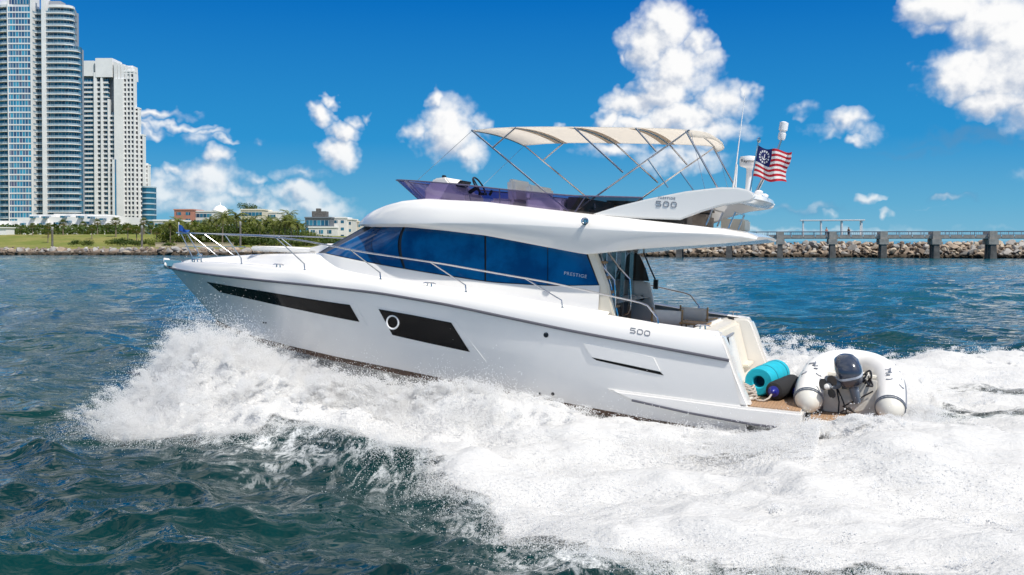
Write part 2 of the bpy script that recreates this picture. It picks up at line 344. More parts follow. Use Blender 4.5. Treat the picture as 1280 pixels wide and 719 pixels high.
def water_mat():
    m=bpy.data.materials.new('sea_water'); m.use_nodes=True; t=NT(m.node_tree); b=t.n['Principled BSDF']
    g=t.new('ShaderNodeNewGeometry'); a=t.new('ShaderNodeAttribute',attribute_name='foam'); Pp=g.outputs['Position']
    big=t.noise(Pp,.02,3,.5); mid=t.noise(Pp,.12,4,.55)
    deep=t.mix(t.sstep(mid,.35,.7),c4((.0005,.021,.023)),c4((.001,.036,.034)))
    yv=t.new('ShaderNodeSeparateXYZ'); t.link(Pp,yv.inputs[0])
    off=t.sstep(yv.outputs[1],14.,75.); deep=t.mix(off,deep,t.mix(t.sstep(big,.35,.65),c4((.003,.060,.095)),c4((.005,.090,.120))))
    mp=t.new('ShaderNodeMapping'); mp.inputs['Rotation'].default_value=(0,0,.5); mp.inputs['Scale'].default_value=(1,.55,1); t.link(Pp,mp.inputs[0])
    lc=t.noise(mp.outputs[0],1.1,7,.66,dist=1.2); ln=t.noise(mp.outputs[0],4.5,5,.65,dist=.6)
    r1=t.m('ABSOLUTE',t.m('SUBTRACT',lc,.5)); web=t.m('SUBTRACT',1.,t.sstep(r1,.0,.055)); web=t.m('MULTIPLY',web,t.sstep(ln,.38,.62))
    fo=t.m('MULTIPLY',web,a.outputs['Fac']); fo=t.m('MAXIMUM',fo,t.m('MULTIPLY',t.sstep(t.m('ADD',t.m('MULTIPLY',a.outputs['Fac'],.6),t.m('SUBTRACT',ln,.5)),.44,.72),t.sstep(t.noise(Pp,19,4,.7),.36,.56)))
    # a few loose flecks and streaks away from the wake
    fl=t.m('MULTIPLY',t.sstep(t.noise(mp.outputs[0],.35,4,.6),.62,.78),t.m('MULTIPLY',web,.4)); fo=t.m('MAXIMUM',fo,fl)
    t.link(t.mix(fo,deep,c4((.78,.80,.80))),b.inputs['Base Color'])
    t.link(t.m('ADD',.035,t.m('MULTIPLY',fo,.7)),b.inputs['Roughness']); b.inputs['IOR'].default_value=1.333; b.inputs['Specular IOR Level'].default_value=.5
    mp2=t.new('ShaderNodeMapping'); mp2.inputs['Rotation'].default_value=(0,0,-.35); mp2.inputs['Scale'].default_value=(.6,1.25,1); t.link(Pp,mp2.inputs[0])
    h1=t.noise(mp2.outputs[0],2.4,3,.46,dist=.6); h2=t.noise(mp2.outputs[0],.8,2,.5,dist=.4)
    hh=t.m('ADD',t.m('MULTIPLY',h1,.13),t.m('MULTIPLY',h2,.24))
    # wind patches: calmer and rougher water
    wp=t.sstep(t.noise(Pp,.035,3,.5),.3,.7,.55,1.15)
    bp=t.new('ShaderNodeBump'); bp.inputs['Distance'].default_value=1.; t.link(wp,bp.inputs['Strength']); t.link(hh,bp.inputs['Height']); t.link(bp.outputs[0],b.inputs['Normal'])
    return m
me.materials.append(water_mat()); wobj=link('water',me); tag(wobj,'choppy teal and blue sea water round the yacht','water',kind='structure')
# ------------------------------------------------------------------ land on the left and the beach behind
SHORE=[(-900,300),(-200,226),(-116,218.5),(-35,215),(0,207),(20,204)]
def shoreY(x): return np.interp(x,[p[0] for p in SHORE],[p[1] for p in SHORE])
def landz(X,Y):
    t=Y-shoreY(X); z=-1.5+3.2*sstep(t,0,5)
    amp=3.0*sstep(X,-52,-75)+.6
    z=z+amp*sstep(t,42,88)+.25*(fbm(X+500,Y,.05,3)-.5)
    return z-4*sstep(X,-6-.0*Y,16+.02*(Y-200))
gx=np.concatenate([np.linspace(-900,-160,40),np.linspace(-155,20,120)]); gtt=np.concatenate([[-.5,1,2,3,4,5,7,10],np.linspace(14,120,70),np.linspace(150,900,20)])
GX,GT=np.meshgrid(gx,gtt,indexing='ij'); GY=shoreY(GX)+GT; GZ=landz(GX,GY)
mb=MB(); mb.grid([[(GX[i,j],GY[i,j],GZ[i,j]) for j in range(len(gtt))] for i in range(len(gx))])
def grassmat():
    m=bpy.data.materials.new('dry_grass'); m.use_nodes=True; t=NT(m.node_tree); b=t.n['Principled BSDF']; g=t.new('ShaderNodeNewGeometry')
    n=t.noise(g.outputs['Position'],.09,5,.6); n2=t.noise(g.outputs['Position'],1.3,4,.7)
    c=t.mix(t.sstep(n,.35,.65),c4((.15,.18,.04)),c4((.25,.23,.075))); t.link(t.mix(t.m('MULTIPLY',t.sstep(n2,.4,.7),.5),c,c4((.09,.125,.026))),b.inputs['Base Color']); b.inputs['Roughness'].default_value=.95; b.inputs['Specular IOR Level'].default_value=.1; return m
M['grass']=grassmat()
tag(mb.build('ground',M['grass'],smooth=60),'dry green park lawn rising to a low bank behind the shore','lawn',kind='structure')
# pale walking path above the rocks
mb=MB(); px_=np.linspace(-200,-30,60)
mb.grid([[(x,shoreY(x)+k,float(landz(np.array(x),np.array(shoreY(x)+k)))+.05) for k in (9,12,15)] for x in px_])
tag(mb.build('path',pmat('pale_path',(.42,.37,.29),.9,var=.2),smooth=60),'pale sandy path along the shore behind the rocks','path',kind='structure')
# ------------------------------------------------------------------ rocks
def rock_mesh(seed,col):
    r=random.Random(seed); bm=bmesh.new(); bmesh.ops.create_icosphere(bm,subdivisions=2,radius=1)
    pl=[(Vector((r.gauss(0,1),r.gauss(0,1),r.gauss(0,1))).normalized(),r.uniform(.5,.8)) for _ in range(14)]
    for v_ in bm.verts:
        for n,dn in pl:
            e=v_.co.dot(n)-dn
            if e>0: v_.co-=n*e
        v_.co*=Vector((1.15,.95,.8))
    me=bpy.data.meshes.new('boulder'); bm.to_mesh(me); bm.free(); me.materials.append(col); me.shade_smooth(); me.set_sharp_from_angle(angle=R(22)); return me
def rockmat(name,a,b_):
    m=bpy.data.materials.new(name); m.use_nodes=True; t=NT(m.node_tree); b=t.n['Principled BSDF']; g=t.new('ShaderNodeNewGeometry'); oi=t.new('ShaderNodeObjectInfo')
    s=t.new('ShaderNodeSeparateXYZ'); t.link(g.outputs['Position'],s.inputs[0])
    n=t.noise(g.outputs['Position'],1.4,5,.65); c=t.mix(oi.outputs['Random'],c4(a),c4(b_)); c=t.mix(t.m('MULTIPLY',t.sstep(n,.35,.7),.5),c,t.vm('MULTIPLY',c,(.55,.5,.45)))
    wet=t.sstep(t.m('ADD',s.outputs[2],t.m('MULTIPLY',t.m('SUBTRACT',n,.5),.5)),.5,1.0); c=t.mix(wet,c4((.055,.040,.025)),c)
    t.link(c,b.inputs['Base Color']); b.inputs['Roughness'].default_value=.85; return m
RM=[rockmat('grey_limestone',(.46,.44,.42),(.27,.26,.25)),rockmat('tan_limestone',(.50,.43,.34),(.38,.29,.22)),rockmat('brown_limestone',(.24,.19,.15),(.16,.14,.13))]
RK=[rock_mesh(i,RM[(0,0,1,0,1,2,0,1)[i]]) for i in range(8)]
JET=[(-6,206.5),(20,203),(50,193.5),(94,180.5),(150,164)]
def jetty(s):   # s in X
    return np.interp(s,[p[0] for p in JET],[p[1] for p in JET])
def put_rock(x,y,z,r,lab,grp,k):
    o=bpy.data.objects.new('boulder',RK[k%8]); COL.objects.link(o); o.location=(x,y,z); o.scale=(r*random.uniform(.85,1.3),r*random.uniform(.8,1.1),r*random.uniform(.75,1.1)); o.rotation_euler=(random.uniform(-.5,.5),random.uniform(-.5,.5),random.uniform(0,6.3))
    tag(o,lab,'boulder',grp)
k=0
for row,(dy,zz,r0) in enumerate([(-1.4,.25,.82),(-.1,1.05,.86),(1.2,1.9,.88),(2.3,2.6,.85)]):
    x=25.
    while x<101:
        put_rock(x,jetty(x)+dy+random.uniform(-.4,.4),zz+random.uniform(-.25,.25),r0*random.uniform(.75,1.25),'grey and tan boulder of the jetty heaped under and behind the pier','boulders of the jetty',random.randrange(99)); x+=random.uniform(1.15,1.85); k+=1
print('jetty rocks',k)
for row,(dy,zz,r0) in enumerate([(.2,.3,1.0),(2.0,1.1,.95)]):
    x=-118.
    while x<-44:
        put_rock(x,shoreY(x)+dy+random.uniform(-.4,.4),zz+random.uniform(-.2,.2),r0*random.uniform(.7,1.2),'pale boulder of the low sea wall along the park shore','boulders along the park shore',random.randrange(99)); x+=random.uniform(1.5,2.3); k+=1
print('rocks',k)
# the core of both walls and the smaller stones between; gap shade painted in
mb=MB()
def core(pts,prof,seed):
    rows=[]
    for x,y in pts: rows.append([(x+random.uniform(-.3,.3),y+a+random.uniform(-.3,.3),z+random.uniform(-.22,.22)) for a,z in prof])
    mb.grid(rows)
core([(x,float(jetty(x))) for x in np.arange(-6,160,.8)],[(-2.4,-1.2),(-1.6,-.1),(-.6,.5),(.4,1.2),(1.4,1.9),(2.4,2.5),(4,2.6),(6,2.2),(8,-1)],1)
core([(x,float(shoreY(x))) for x in np.arange(-240,22,.9)],[(-1.2,-1.2),(-.4,-.1),(.7,.4),(1.8,.9),(3,1.3),(4.5,1.45),(6,1.2)],2)
def scatter(fn,x0,x1,n,prof):
    for i in range(n):
        x=random.uniform(x0,x1); q=random.random()*(len(prof)-1); j=int(q); a=[prof[j][c]+(prof[j+1][c]-prof[j][c])*(q-j) for c in (0,1)]
        src=RK[random.randrange(8)]; m4=Matrix.Translation((x,float(fn(x))+a[0],a[1]))@Euler((random.uniform(-1,1),random.uniform(-1,1),random.uniform(0,6))).to_matrix().to_4x4()@Matrix.Scale(random.uniform(.25,.6),4)
        mb.add([m4@v_.co for v_ in src.vertices],[tuple(p.vertices) for p in src.polygons],random.choice((0,0,0,1,2)))
scatter(jetty,-6,120,800,[(-1.9,0),(-.8,.6),(.2,1.3),(1.2,2.0),(2.3,2.7),(4,2.9)]); scatter(shoreY,-200,10,700,[(-.6,0),(.6,.5),(1.6,1.0),(3,1.45),(5,1.6)])
tag(mb.build('rubble',[RM[2],RM[0],RM[1]],smooth=22),'smaller stones packed between the boulders, coloured dark like shaded gaps','rubble',kind='stuff')
# ------------------------------------------------------------------ pier
conc=pmat('pier_concrete',(.36,.34,.31),.85,var=.25,vscale=1.5); concd=pmat('dark_concrete',(.16,.15,.14),.9,var=.4,vscale=1.2); slat=pmat('rail_aluminium',(.20,.23,.28),.5)  # concd: darker concrete with a blotchier tone
A=Vector((at(868,290,0).x,0,0)); PA=Vector((36.3,190.5,0)); PB=Vector((99,173.5,0)); PD=(PB-PA).normalized(); pang=math.atan2(PD.y,PD.x)
MP=Matrix.Translation(PA)@Matrix.Rotation(pang,4,'Z'); pier=thing('pier','long concrete fishing pier on stout piers running above the boulder jetty','pier',MP)
Lp=110.
mb=MB(); mb.box(-14,Lp,-1.9,1.9,3.72,4.0); mb.box(-14,Lp,-2.05,-1.9,3.62,4.06); mb.box(-14,Lp,1.9,2.05,3.62,4.06); mb.build('deck',conc,pier,smooth=0)
mb=MB()
for q in np.arange(-13.8,Lp,2.15): mb.box(q,q+1.9,-2.1,-2.055,3.7,4.28)
mb.build('kerb_panel',conc,pier,smooth=0)
def bent_x():
    out=[]
    for px in (975,1040,1103,1168,1238):
        t=(px-640)/1200; # intersect view ray with pier line
        s=(t*PA.y-PA.x)/(PD.x-t*PD.y); out.append(s)
    return out
BX=bent_x(); st=BX[4]-BX[3]; BX=[BX[0]-2*9.6,BX[0]-9.6]+BX+[BX[4]+st,BX[4]+2*st,BX[4]+3*st]
for bx in BX:
    mb=MB(); mb.box(bx-.66,bx+.66,-2.5,-2.12,2.95,5.0); mb.build('upstand',conc,pier,smooth=0,bevel=.04); mb=MB(); mb.box(bx-.75,bx+.75,2.12,2.5,2.95,5.0); mb.build('upstand',conc,pier,smooth=0,bevel=.04)
    mb=MB(); mb.box(bx-.82,bx+.82,-2.9,2.9,2.55,3.60); mb.build('cap_beam',conc,pier,smooth=0,bevel=.05)
    for yy in (-2.3,0,2.1):
        mb=MB(); mb.add([(bx+sx*(.45 if z>0 else .66),yy+sy*(.5),z) for z in (-2.5,2.56) for sx,sy in ((-1,-1),(1,-1),(1,1),(-1,1))],[(0,1,5,4),(1,2,6,5),(2,3,7,6),(3,0,4,7)])
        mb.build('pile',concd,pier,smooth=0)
for yy,sg in ((-1.98,-1),(1.98,1)):
    mb=MB(); mb.box(-14,Lp,yy-.07,yy+.07,4.96,5.05); mb.box(-14,Lp,yy-.02,yy+.02,4.35,4.40); mb.build('handrail',slat,pier,smooth=0)
    mb=MB()
    for q in np.arange(-14,Lp,2.15): mb.box(q-.05,q+.05,yy-.05,yy+.05,4.0,4.96)
    for q in np.arange(-14,Lp,.36): mb.box(q-.012,q+.012,yy-.012,yy+.012,4.36,4.99)
    mb.box(-14,Lp,yy-.015,yy+.015,4.30,4.345); mb.box(-14,Lp,yy-.03,yy+.03,4.9,4.955)
    tag(mb.build('railing',slat,pier,smooth=0),kind='stuff')
# pavilion over the pier walk
s0=((1002-640)/1200*PA.y-PA.x)/(PD.x-(1002-640)/1200*PD.y); s1=((1078-640)/1200*PA.y-PA.x)/(PD.x-(1078-640)/1200*PD.y)
pav=thing('pavilion','white flat roofed shade pavilion on slim posts standing on the pier','pavilion',MP@Matrix.Translation((s0,0,4.0)))
Lv=s1-s0; mb=MB(); mb.box(-.3,Lv+.3,-1.7,1.7,3.05,3.28); mb.build('roof',M['white'],pav,smooth=0,bevel=.03)
for q in (.25,Lv*.32,Lv*.66,Lv-.25):
    for yy in (-1.4,1.4):
        mb=MB(); mb.box(q-.13,q+.13,yy-.13,yy+.13,0,3.05); mb.build('post',M['white'],pav,smooth=0)
# ------------------------------------------------------------------ vegetation
def leafmat(name,a,b_,tr=.25):
    m=bpy.data.materials.new(name); m.use_nodes=True; t=NT(m.node_tree); b=t.n['Principled BSDF']; g=t.new('ShaderNodeNewGeometry'); oi=t.new('ShaderNodeObjectInfo')
    f=t.m('ADD',t.m('MULTIPLY',g.outputs['Random Per Island'],.75),t.m('MULTIPLY',oi.outputs['Random'],.25))
    c=t.mix(f,c4(a),c4(b_)); t.link(c,b.inputs['Base Color']); b.inputs['Roughness'].default_value=.55; b.inputs['Specular IOR Level'].default_value=.3
    trn=t.new('ShaderNodeBsdfTranslucent'); t.link(t.vm('MULTIPLY',c,(1.3,1.5,.7)),trn.inputs[0]); mx=t.new('ShaderNodeMixShader'); mx.inputs[0].default_value=tr
    t.link(b.outputs[0],mx.inputs[1]); t.link(trn.outputs[0],mx.inputs[2]); t.link(mx.outputs[0],t.n['Material Output'].inputs[0]); return m
LM=dict(palm=leafmat('palm_leaf',(.085,.115,.022),(.20,.21,.05)),palmold=leafmat('dry_palm_leaf',(.22,.17,.07),(.32,.25,.11)),dark=leafmat('dark_leaf',(.028,.058,.012),(.085,.12,.024)),lite=leafmat('light_leaf',(.10,.14,.028),(.20,.22,.05)))
bark=pmat('palm_bark',(.25,.20,.15),.9,var=.35,vscale=4)
def frond(mb,base,az,el,L,w,droop,r,n=6,mi=0):
    p=Vector(base); dirh=Vector((math.cos(az),math.sin(az),0)); side=Vector((-math.sin(az),math.cos(az),0)); e=el; pts=[]
    for i in range(n+1): pts.append(p.copy()); p+= (dirh*math.cos(e)+Vector((0,0,1))*math.sin(e))*(L/n); e-=droop/n
    for i in range(n):
        t0=i/n; ww=w*math.sin(PI*min(1,.18+.82*t0))**.6
        for sg in (-1,1):
            for q in (.0,.5):
                a=pts[i].lerp(pts[i+1],q); b=pts[i].lerp(pts[i+1],q+.42); tip=a.lerp(b,.5)+side*sg*ww+Vector((0,0,-ww*r.uniform(.25,.7)))+(b-a)*.9
                mb.add([a,b,tip],[(0,1,2)],mi)
def palm(name,h,seed,kind,lab,grp):
    r=random.Random(seed); root=thing(name,lab,'palm tree',group=grp); lean=r.uniform(-.06,.06)*h
    tr=MB(); pth=[(lean*(t**2),lean*.4*t,h*t-.3) for t in (0,.2,.4,.6,.8,1)]; tr.tube(pth,[.26,.2,.18,.17,.16,.2] if kind=='coco' else [.3,.25,.23,.22,.22,.25],7); tr.build('trunk',bark,root)
    cr=MB(); top=Vector(pth[-1])
    if kind=='coco':
        for i in range(26): frond(cr,top,i*2.399+r.uniform(-.2,.2),r.uniform(-.5,1.25),r.uniform(3.2,4.1),.72,r.uniform(1.1,1.9),r)
        for i in range(5): frond(cr,top,i*1.25,-.9,r.uniform(1.6,2.2),.5,.5,r,mi=1)
    else:
        for i in range(46):
            az=i*2.399; el=math.asin(max(-.75,1-1.75*(i+.5)/46)); L=r.uniform(1.35,1.9); dr=Vector((math.cos(az)*math.cos(el),math.sin(az)*math.cos(el),math.sin(el))); c=top+dr*L*.62
            sd_=dr.cross(Vector((0,0,1))); sd_=sd_.normalized() if sd_.length>.01 else Vector((1,0,0)); u_=dr.cross(sd_)
            for j in range(7):
                a=(j-3)*.36; d2=(dr*math.cos(a)+sd_*math.sin(a)+u_*r.uniform(-.15,.15)).normalized(); tip=c+d2*L*.72+Vector((0,0,-.12)); s2=dr.cross(d2); s2=(sd_*math.cos(a)-dr*math.sin(a))
                cr.add([c,c+d2*L*.4+s2*.1,tip,c+d2*L*.4-s2*.1],[(0,1,2,3)],1 if el<-.3 and r.random()<.6 else 0)
    cr.build('crown',[LM['palm'],LM['palmold']],root,smooth=0); return root
def bush(name,w,h,seed,mat,lab,cat,grp,n=900,trunk=True):
    r=random.Random(seed); root=thing(name,lab,cat,group=grp); cr=MB()
    lobes=[(r.uniform(-.75,.75)*w*.5,r.uniform(-.6,.6)*w*.5,r.uniform(.3,.8)*h,r.uniform(.22,.42)*w) for _ in range(9)]
    for i in range(n):
        lx,ly,lz,lr=r.choice(lobes); d_=Vector((r.gauss(0,1),r.gauss(0,1),r.gauss(0,1))).normalized()*lr*(r.random()**.35)*r.uniform(.8,1.12); c=Vector((lx,ly,lz))+Vector((d_.x,d_.y,d_.z*.75*h/w*1.2))
        if c.z<.1: c.z=r.uniform(.1,.5)
        s_=r.uniform(.18,.42)*(w/6)**.5; a=Vector((r.gauss(0,1),r.gauss(0,1),r.gauss(0,.7))).normalized()*s_; b=Vector((r.gauss(0,1),r.gauss(0,1),r.gauss(0,.5))).normalized()*s_
        cr.add([c-a,c-b*.6,c+a,c+b*.6],[(0,1,2,3)])
    cr.build('crown',mat,root,smooth=0)
    tr=MB(); tr.tube([(0,0,-.4),(.05,.0,h*.3),(.1,.05,h*.6)],[.16*h/5,.12*h/5,.05],6)
    for q in range(3): a=q*2.1; tr.tube([(.05,0,h*.3),(math.cos(a)*w*.2,math.sin(a)*w*.2,h*.62)],[.08*h/5,.03],5)
    tr.build('trunk',bark,root); return root
ORD=['first','second','third','fourth','fifth','sixth','seventh','eighth','ninth','tenth','eleventh','twelfth','thirteenth','fourteenth','fifteenth','sixteenth','seventeenth','eighteenth','nineteenth','twentieth','twenty-first','twenty-second','twenty-third','twenty-fourth','twenty-fifth','twenty-sixth','twenty-seventh','twenty-eighth','twenty-ninth','thirtieth','thirty-first','thirty-second','thirty-third','thirty-fourth','thirty-fifth','thirty-sixth']
def gz(x,y): return float(landz(np.array(x),np.array(y)))
def row(protos,specs,labf,grp):
    """specs: (px, top py, distance); each gets the height that its top needs"""
    used=set(); out=[]
    for i,(px,pt,Yd) in enumerate(sorted(specs)):
        p=protos[(i*7+i//3)%len(protos)]; g_=at(px,301,Yd); z0=gz(g_.x,Yd); hh=max(.8,at(px,pt,Yd).z-z0); sc=hh/p['hgt']
        lab=labf(i)
        if id(p) not in used: used.add(id(p)); o=p; o.location=(g_.x,Yd,z0); o.scale=(sc,)*3; o.rotation_euler=(0,0,random.uniform(0,6)); o['label']=lab
        else: o=dup(p,(g_.x,Yd,z0),random.uniform(0,6),sc,lab)
        out.append(o)
    return out
r_=random.Random(5)
def protos(n,fn): return [fn(i) for i in range(n)]
def withh(o,h): o['hgt']=h; return o
# round headed palms in front of the white terrace under the towers
G='round palms in front of the white terrace'
pr=protos(3,lambda i: withh(palm('sabal_palm',6.2,40+i,'sabal','x',G),7.4))
row(pr,[(41,279,300),(61,279,292),(79,275,300),(60,288,278),(97,287,310),(115,282,285),(122,274,312),(145,272,292),(160,279,278),(171,283,270),(180,273,302),(196,285,268),(204,281,276),(189,277,320),(8,284,318),(26,283,322),(104,277,330),(135,279,325)],
    lambda i:f'{ORD[i]} from the left of the round headed palms before the white terrace',G)
# bushes behind them
G='dark trees at the foot of the towers'
bp_=protos(4,lambda i: withh(bush('broadleaf_tree',6,5.2,60+i,LM['dark'] if i%2 else LM['lite'],'x','tree',G),5.6))
row(bp_,[(x,r_.uniform(284,289),r_.uniform(322,345)) for x in range(0,216,9)],lambda i:f'{ORD[i]} from the left of the dense round trees below the two tall towers',G)
# the grove of palms and trees behind the bow
G='tall palms of the grove behind the bow'
pr=protos(4,lambda i: withh(palm('coconut_palm',8.5,80+i,'coco','x',G),10.6))
tops=[(206,281),(213,276),(218,279),(222,272),(232,276),(244,277),(254,275),(262,273),(271,272),(278,264),(283,268),(287,274),(290,269),(296,263),(303,273),(310,273),(314,277),(318,271),(325,276),(331,273),(338,271),(343,274),(349,272),(356,270),(361,262),(364,275),(366,270),(372,276),(378,279)]
row(pr,[(x,t-2.5+r_.uniform(-1.5,1),r_.uniform(258,286)) for x,t in tops],lambda i:f'{ORD[i]} from the left of the tall feathery palms in the grove behind the bow',G)
G='bushy trees of the grove behind the bow'
bp_=protos(4,lambda i: withh(bush('leafy_tree',7,6,100+i,LM['dark'] if i%2 else LM['lite'],'x','tree',G,1100),6.5))
row(bp_,[(x,r_.uniform(275,286) if x<360 else 287,r_.uniform(262,292)) for x in range(208,392,6)],lambda i:f'{ORD[i]} from the left of the bushy trees massed between the palms behind the bow',G)
G='low shrubs on the bank'
bp_=protos(3,lambda i: withh(bush('shrub',4.5,2.4,130+i,LM['lite'] if i%2 else LM['dark'],'x','shrub',G,500),2.6))
row(bp_,[(96,299,262),(104,301,258),(112,300,256),(140,297,264),(150,299,258),(158,296,262),(168,300,256),(178,299,262),(188,297,264),(209,303,245),(214,302,246),(296,294,255),(305,293,256),(314,295,254),(323,294,255),(333,296,254),(343,298,252),(352,299,252),(362,297,256),(372,296,258),(382,299,252),(392,299,254),(402,298,258),(412,298,258),(425,299,256),(440,299,258),(455,299,258)],
    lambda i:f'{ORD[i]} from the left of the low green shrubs on the grassy bank',G)
mb=MB(); rr=random.Random(3)
for i in range(5200):
    px=rr.uniform(-60,470); Yd=rr.uniform(318,352) if px<205 else rr.uniform(268,310); x=at(px,301,Yd).x; z=gz(x,Yd); hmax=(3.4 if px<205 else 4.4) if px<380 else 1.8
    c=Vector((x,Yd,z+rr.random()**.8*hmax)); s_=rr.uniform(.35,.8); a=Vector((rr.gauss(0,1),rr.gauss(0,1),rr.gauss(0,.7))).normalized()*s_; b=Vector((rr.gauss(0,1),rr.gauss(0,1),rr.gauss(0,.6))).normalized()*s_
    mb.add([c-a,c-b,c+a,c+b],[(0,1,2,3)])
tag(mb.build('undergrowth',LM['dark'],smooth=0),'dark green undergrowth filling the space between the trees','undergrowth',kind='stuff')
# ------------------------------------------------------------------ columns (light posts) and low wall in the park
for i,(px,pt,pb,Yd,l) in enumerate([(65.5,284,308,248,'grey concrete light column left of the lawn palms, nearest the tall tower'),(177.5,282,308,246,'grey concrete light column below the white stepped tower'),(300.5,277,306,244,'tall grey light column rising in front of the palm grove')]):
    a=at(px,pb,Yd); h_=at(px,pt,Yd).z-gz(a.x,Yd); t=thing('light_column',l,'lamp post',loc=(a.x,Yd,gz(a.x,Yd)))
    mb=MB(); mb.lathe([(.30,-.3),(.27,.1),(.25,h_*.86),(.25,h_*.86)],12); mb.build('shaft',concd,t)
    mb=MB(); mb.lathe([(.27,h_*.86),(.30,h_*.88),(.30,h_*.97),(.16,h_)],12); mb.build('lamp_head',pmat('column_head',(.3,.3,.3),.4),t)
a=at(196,304.5,252); b=at(290,304.5,250); mb=MB(); z0=gz(a.x,252)
mb.box(a.x,b.x,251,251.5,z0-.8,z0+.9); mb.box(a.x-.1,b.x+.1,250.9,251.6,z0+.9,z0+1.05)
tag(mb.build('low_wall',pmat('sand_wall',(.55,.47,.36),.9,var=.15)),'long low sand coloured wall on the bank behind the bow rail','wall')
# ------------------------------------------------------------------ towers
towerw=pmat('tower_white_concrete',(.80,.80,.80),.6,var=.08,vscale=.15); towergrey=pmat('tower_grey_wall',(.30,.32,.36),.6)  # towergrey: one even blue-grey for cores and roof plant
def winmat(name,sx_,sz,cols,mull=(.6,.62,.63),mw=.1,rough=.05):
    m=bpy.data.materials.new(name); m.use_nodes=True; t=NT(m.node_tree); b=t.n['Principled BSDF']; tcn=t.new('ShaderNodeTexCoord'); s=t.new('ShaderNodeSeparateXYZ'); t.link(tcn.outputs['Object'],s.inputs[0]); oi=t.new('ShaderNodeObjectInfo')
    hx=t.m('ADD',s.outputs[0],t.m('MULTIPLY',s.outputs[1],1.37)); qx=t.m('MULTIPLY',hx,1/sx_); qz=t.m('MULTIPLY',s.outputs[2],1/sz)
    cbn=t.new('ShaderNodeCombineXYZ'); t.link(t.m('FLOOR',qx),cbn.inputs[0]); t.link(t.m('FLOOR',qz),cbn.inputs[1]); t.link(t.m('MULTIPLY',oi.outputs['Random'],91.),cbn.inputs[2])
    wn=t.new('ShaderNodeTexWhiteNoise'); t.link(cbn.outputs[0],wn.inputs['Vector'])
    c=t.ramp(wn.outputs['Value'],[(i/(len(cols)-1),q) for i,q in enumerate(cols)])
    fx_=t.m('FRACT',qx); ed=t.m('MINIMUM',fx_,t.m('SUBTRACT',1.,fx_)); isg=t.sstep(ed,mw*.6,mw)
    t.link(t.mix(isg,c4(mull),c),b.inputs['Base Color']); t.link(t.m('SUBTRACT',.5,t.m('MULTIPLY',isg,.5-rough)),b.inputs['Roughness']); return m
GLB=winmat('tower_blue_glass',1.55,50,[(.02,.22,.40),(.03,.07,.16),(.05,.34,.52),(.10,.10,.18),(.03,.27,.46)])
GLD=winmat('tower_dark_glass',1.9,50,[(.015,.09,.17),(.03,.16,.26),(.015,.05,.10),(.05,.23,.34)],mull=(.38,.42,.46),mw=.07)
RAIL=winmat('balcony_rail_glass',.9,50,[(.16,.27,.36),(.26,.36,.43),(.13,.24,.34)],mull=(.5,.53,.56),mw=.06,rough=.1)
RAIL2=pmat('pale_parapet',(.62,.64,.66),.5)
T1=514.; zb1=at(0,277,T1).z-2; FH=3.30; NF=35
t1=thing('apartment_tower','tallest white and blue glass apartment tower with rounded balconies, cut by the photo edge','tower',loc=(0,T1,0))
X_=lambda px:(px-640)/1200*T1
def arc(x0,x1,y0,y1,dep,n=10): # bulging front from (x0,y0) to (x1,y1)
    return [(x0+(x1-x0)*i/n, y0+(y1-y0)*i/n-dep*math.sin(PI*i/n)) for i in range(n+1)]
XY=lambda px,y:((px-640)/1200*(T1+y),y)
lb=[XY(-4,8),XY(-3.5,2),XY(-1,-1.5),XY(4,-3.2),XY(10,-3.8),XY(17.2,-3.8)]
rb=[XY(63,-3.2),XY(75,-3.6),XY(86,-3.3),XY(94,-2),XY(99.5,0),XY(102.3,3),XY(103,7)]
rb_t=[XY(63,-3.2),XY(73,-3.4),XY(82,-3.),XY(89,-1.8),XY(93.5,0),XY(95.8,3),XY(96.2,7)]
def strip(mb,pts,z0,z1,th=.25,mi=0):
    n=len(pts); out=[(x,y,z) for z in (z0,z1) for x,y in pts]; mb.add(out,[(i,i+1,n+i+1,n+i) for i in range(n-1)],mi)
def slab(mb,pts,z0,z1,back,mi=0):
    P_=pts+[(pts[-1][0],back),(pts[0][0],back)]; mb.prism(P_,z0,z1,2,mi)
def inset(pts,dy,sx_=0): return [(x+sx_*(1 if i<len(pts)/2 else -1),y+dy) for i,(x,y) in enumerate(pts)]
def floor_parts(rb):
    s=MB(); LB2=lb+[(X_(46.5),-3.8),(X_(47),-.8),(X_(59),-.8),(X_(60),-3)]+rb; slab(s,LB2,.1,.5,7.1); s_=s.build('balcony_slab',towerw,t1,smooth=0)
    g=MB(); strip(g,[(x,y+.05) for x,y in LB2],.52,1.45); g_=g.build('balcony_rail',RAIL,t1,smooth=0)
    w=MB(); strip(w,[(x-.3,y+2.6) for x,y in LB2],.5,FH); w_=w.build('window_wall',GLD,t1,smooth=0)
    b=MB(); strip(b,[(X_(17.6),-4.),(X_(46),-4.)],.75,FH); b_=b.build('window_band',GLB,t1,smooth=0)
    d=MB(); d.box(X_(17.4),X_(46.2),-4.15,1,0,.75); d_=d.build('spandrel',towerw,t1,smooth=0)
    return [s_,g_,w_,b_,d_]
NL=29
for n0,n1,r_b in ((0,NL,rb),(NL,NF,rb_t)):
    fp=floor_parts(r_b)
    for i in range(n0,n1):
        for o in fp:
            q=o if i==n0 else o.copy()
            if i>n0: COL.objects.link(q); q.parent=t1
            q.location=(0,0,zb1+i*FH)
ztop=zb1+NF*FH; zn=zb1+NL*FH
mb=MB(); mb.box(X_(16.6),X_(17.8),-4.4,2,zb1,ztop+6); mb.build('pier_strip',towerw,t1,smooth=0); mb=MB(); mb.box(X_(45.2),X_(46.6),-4.4,2,zb1,ztop+6); mb.build('pier_strip',towerw,t1,smooth=0)
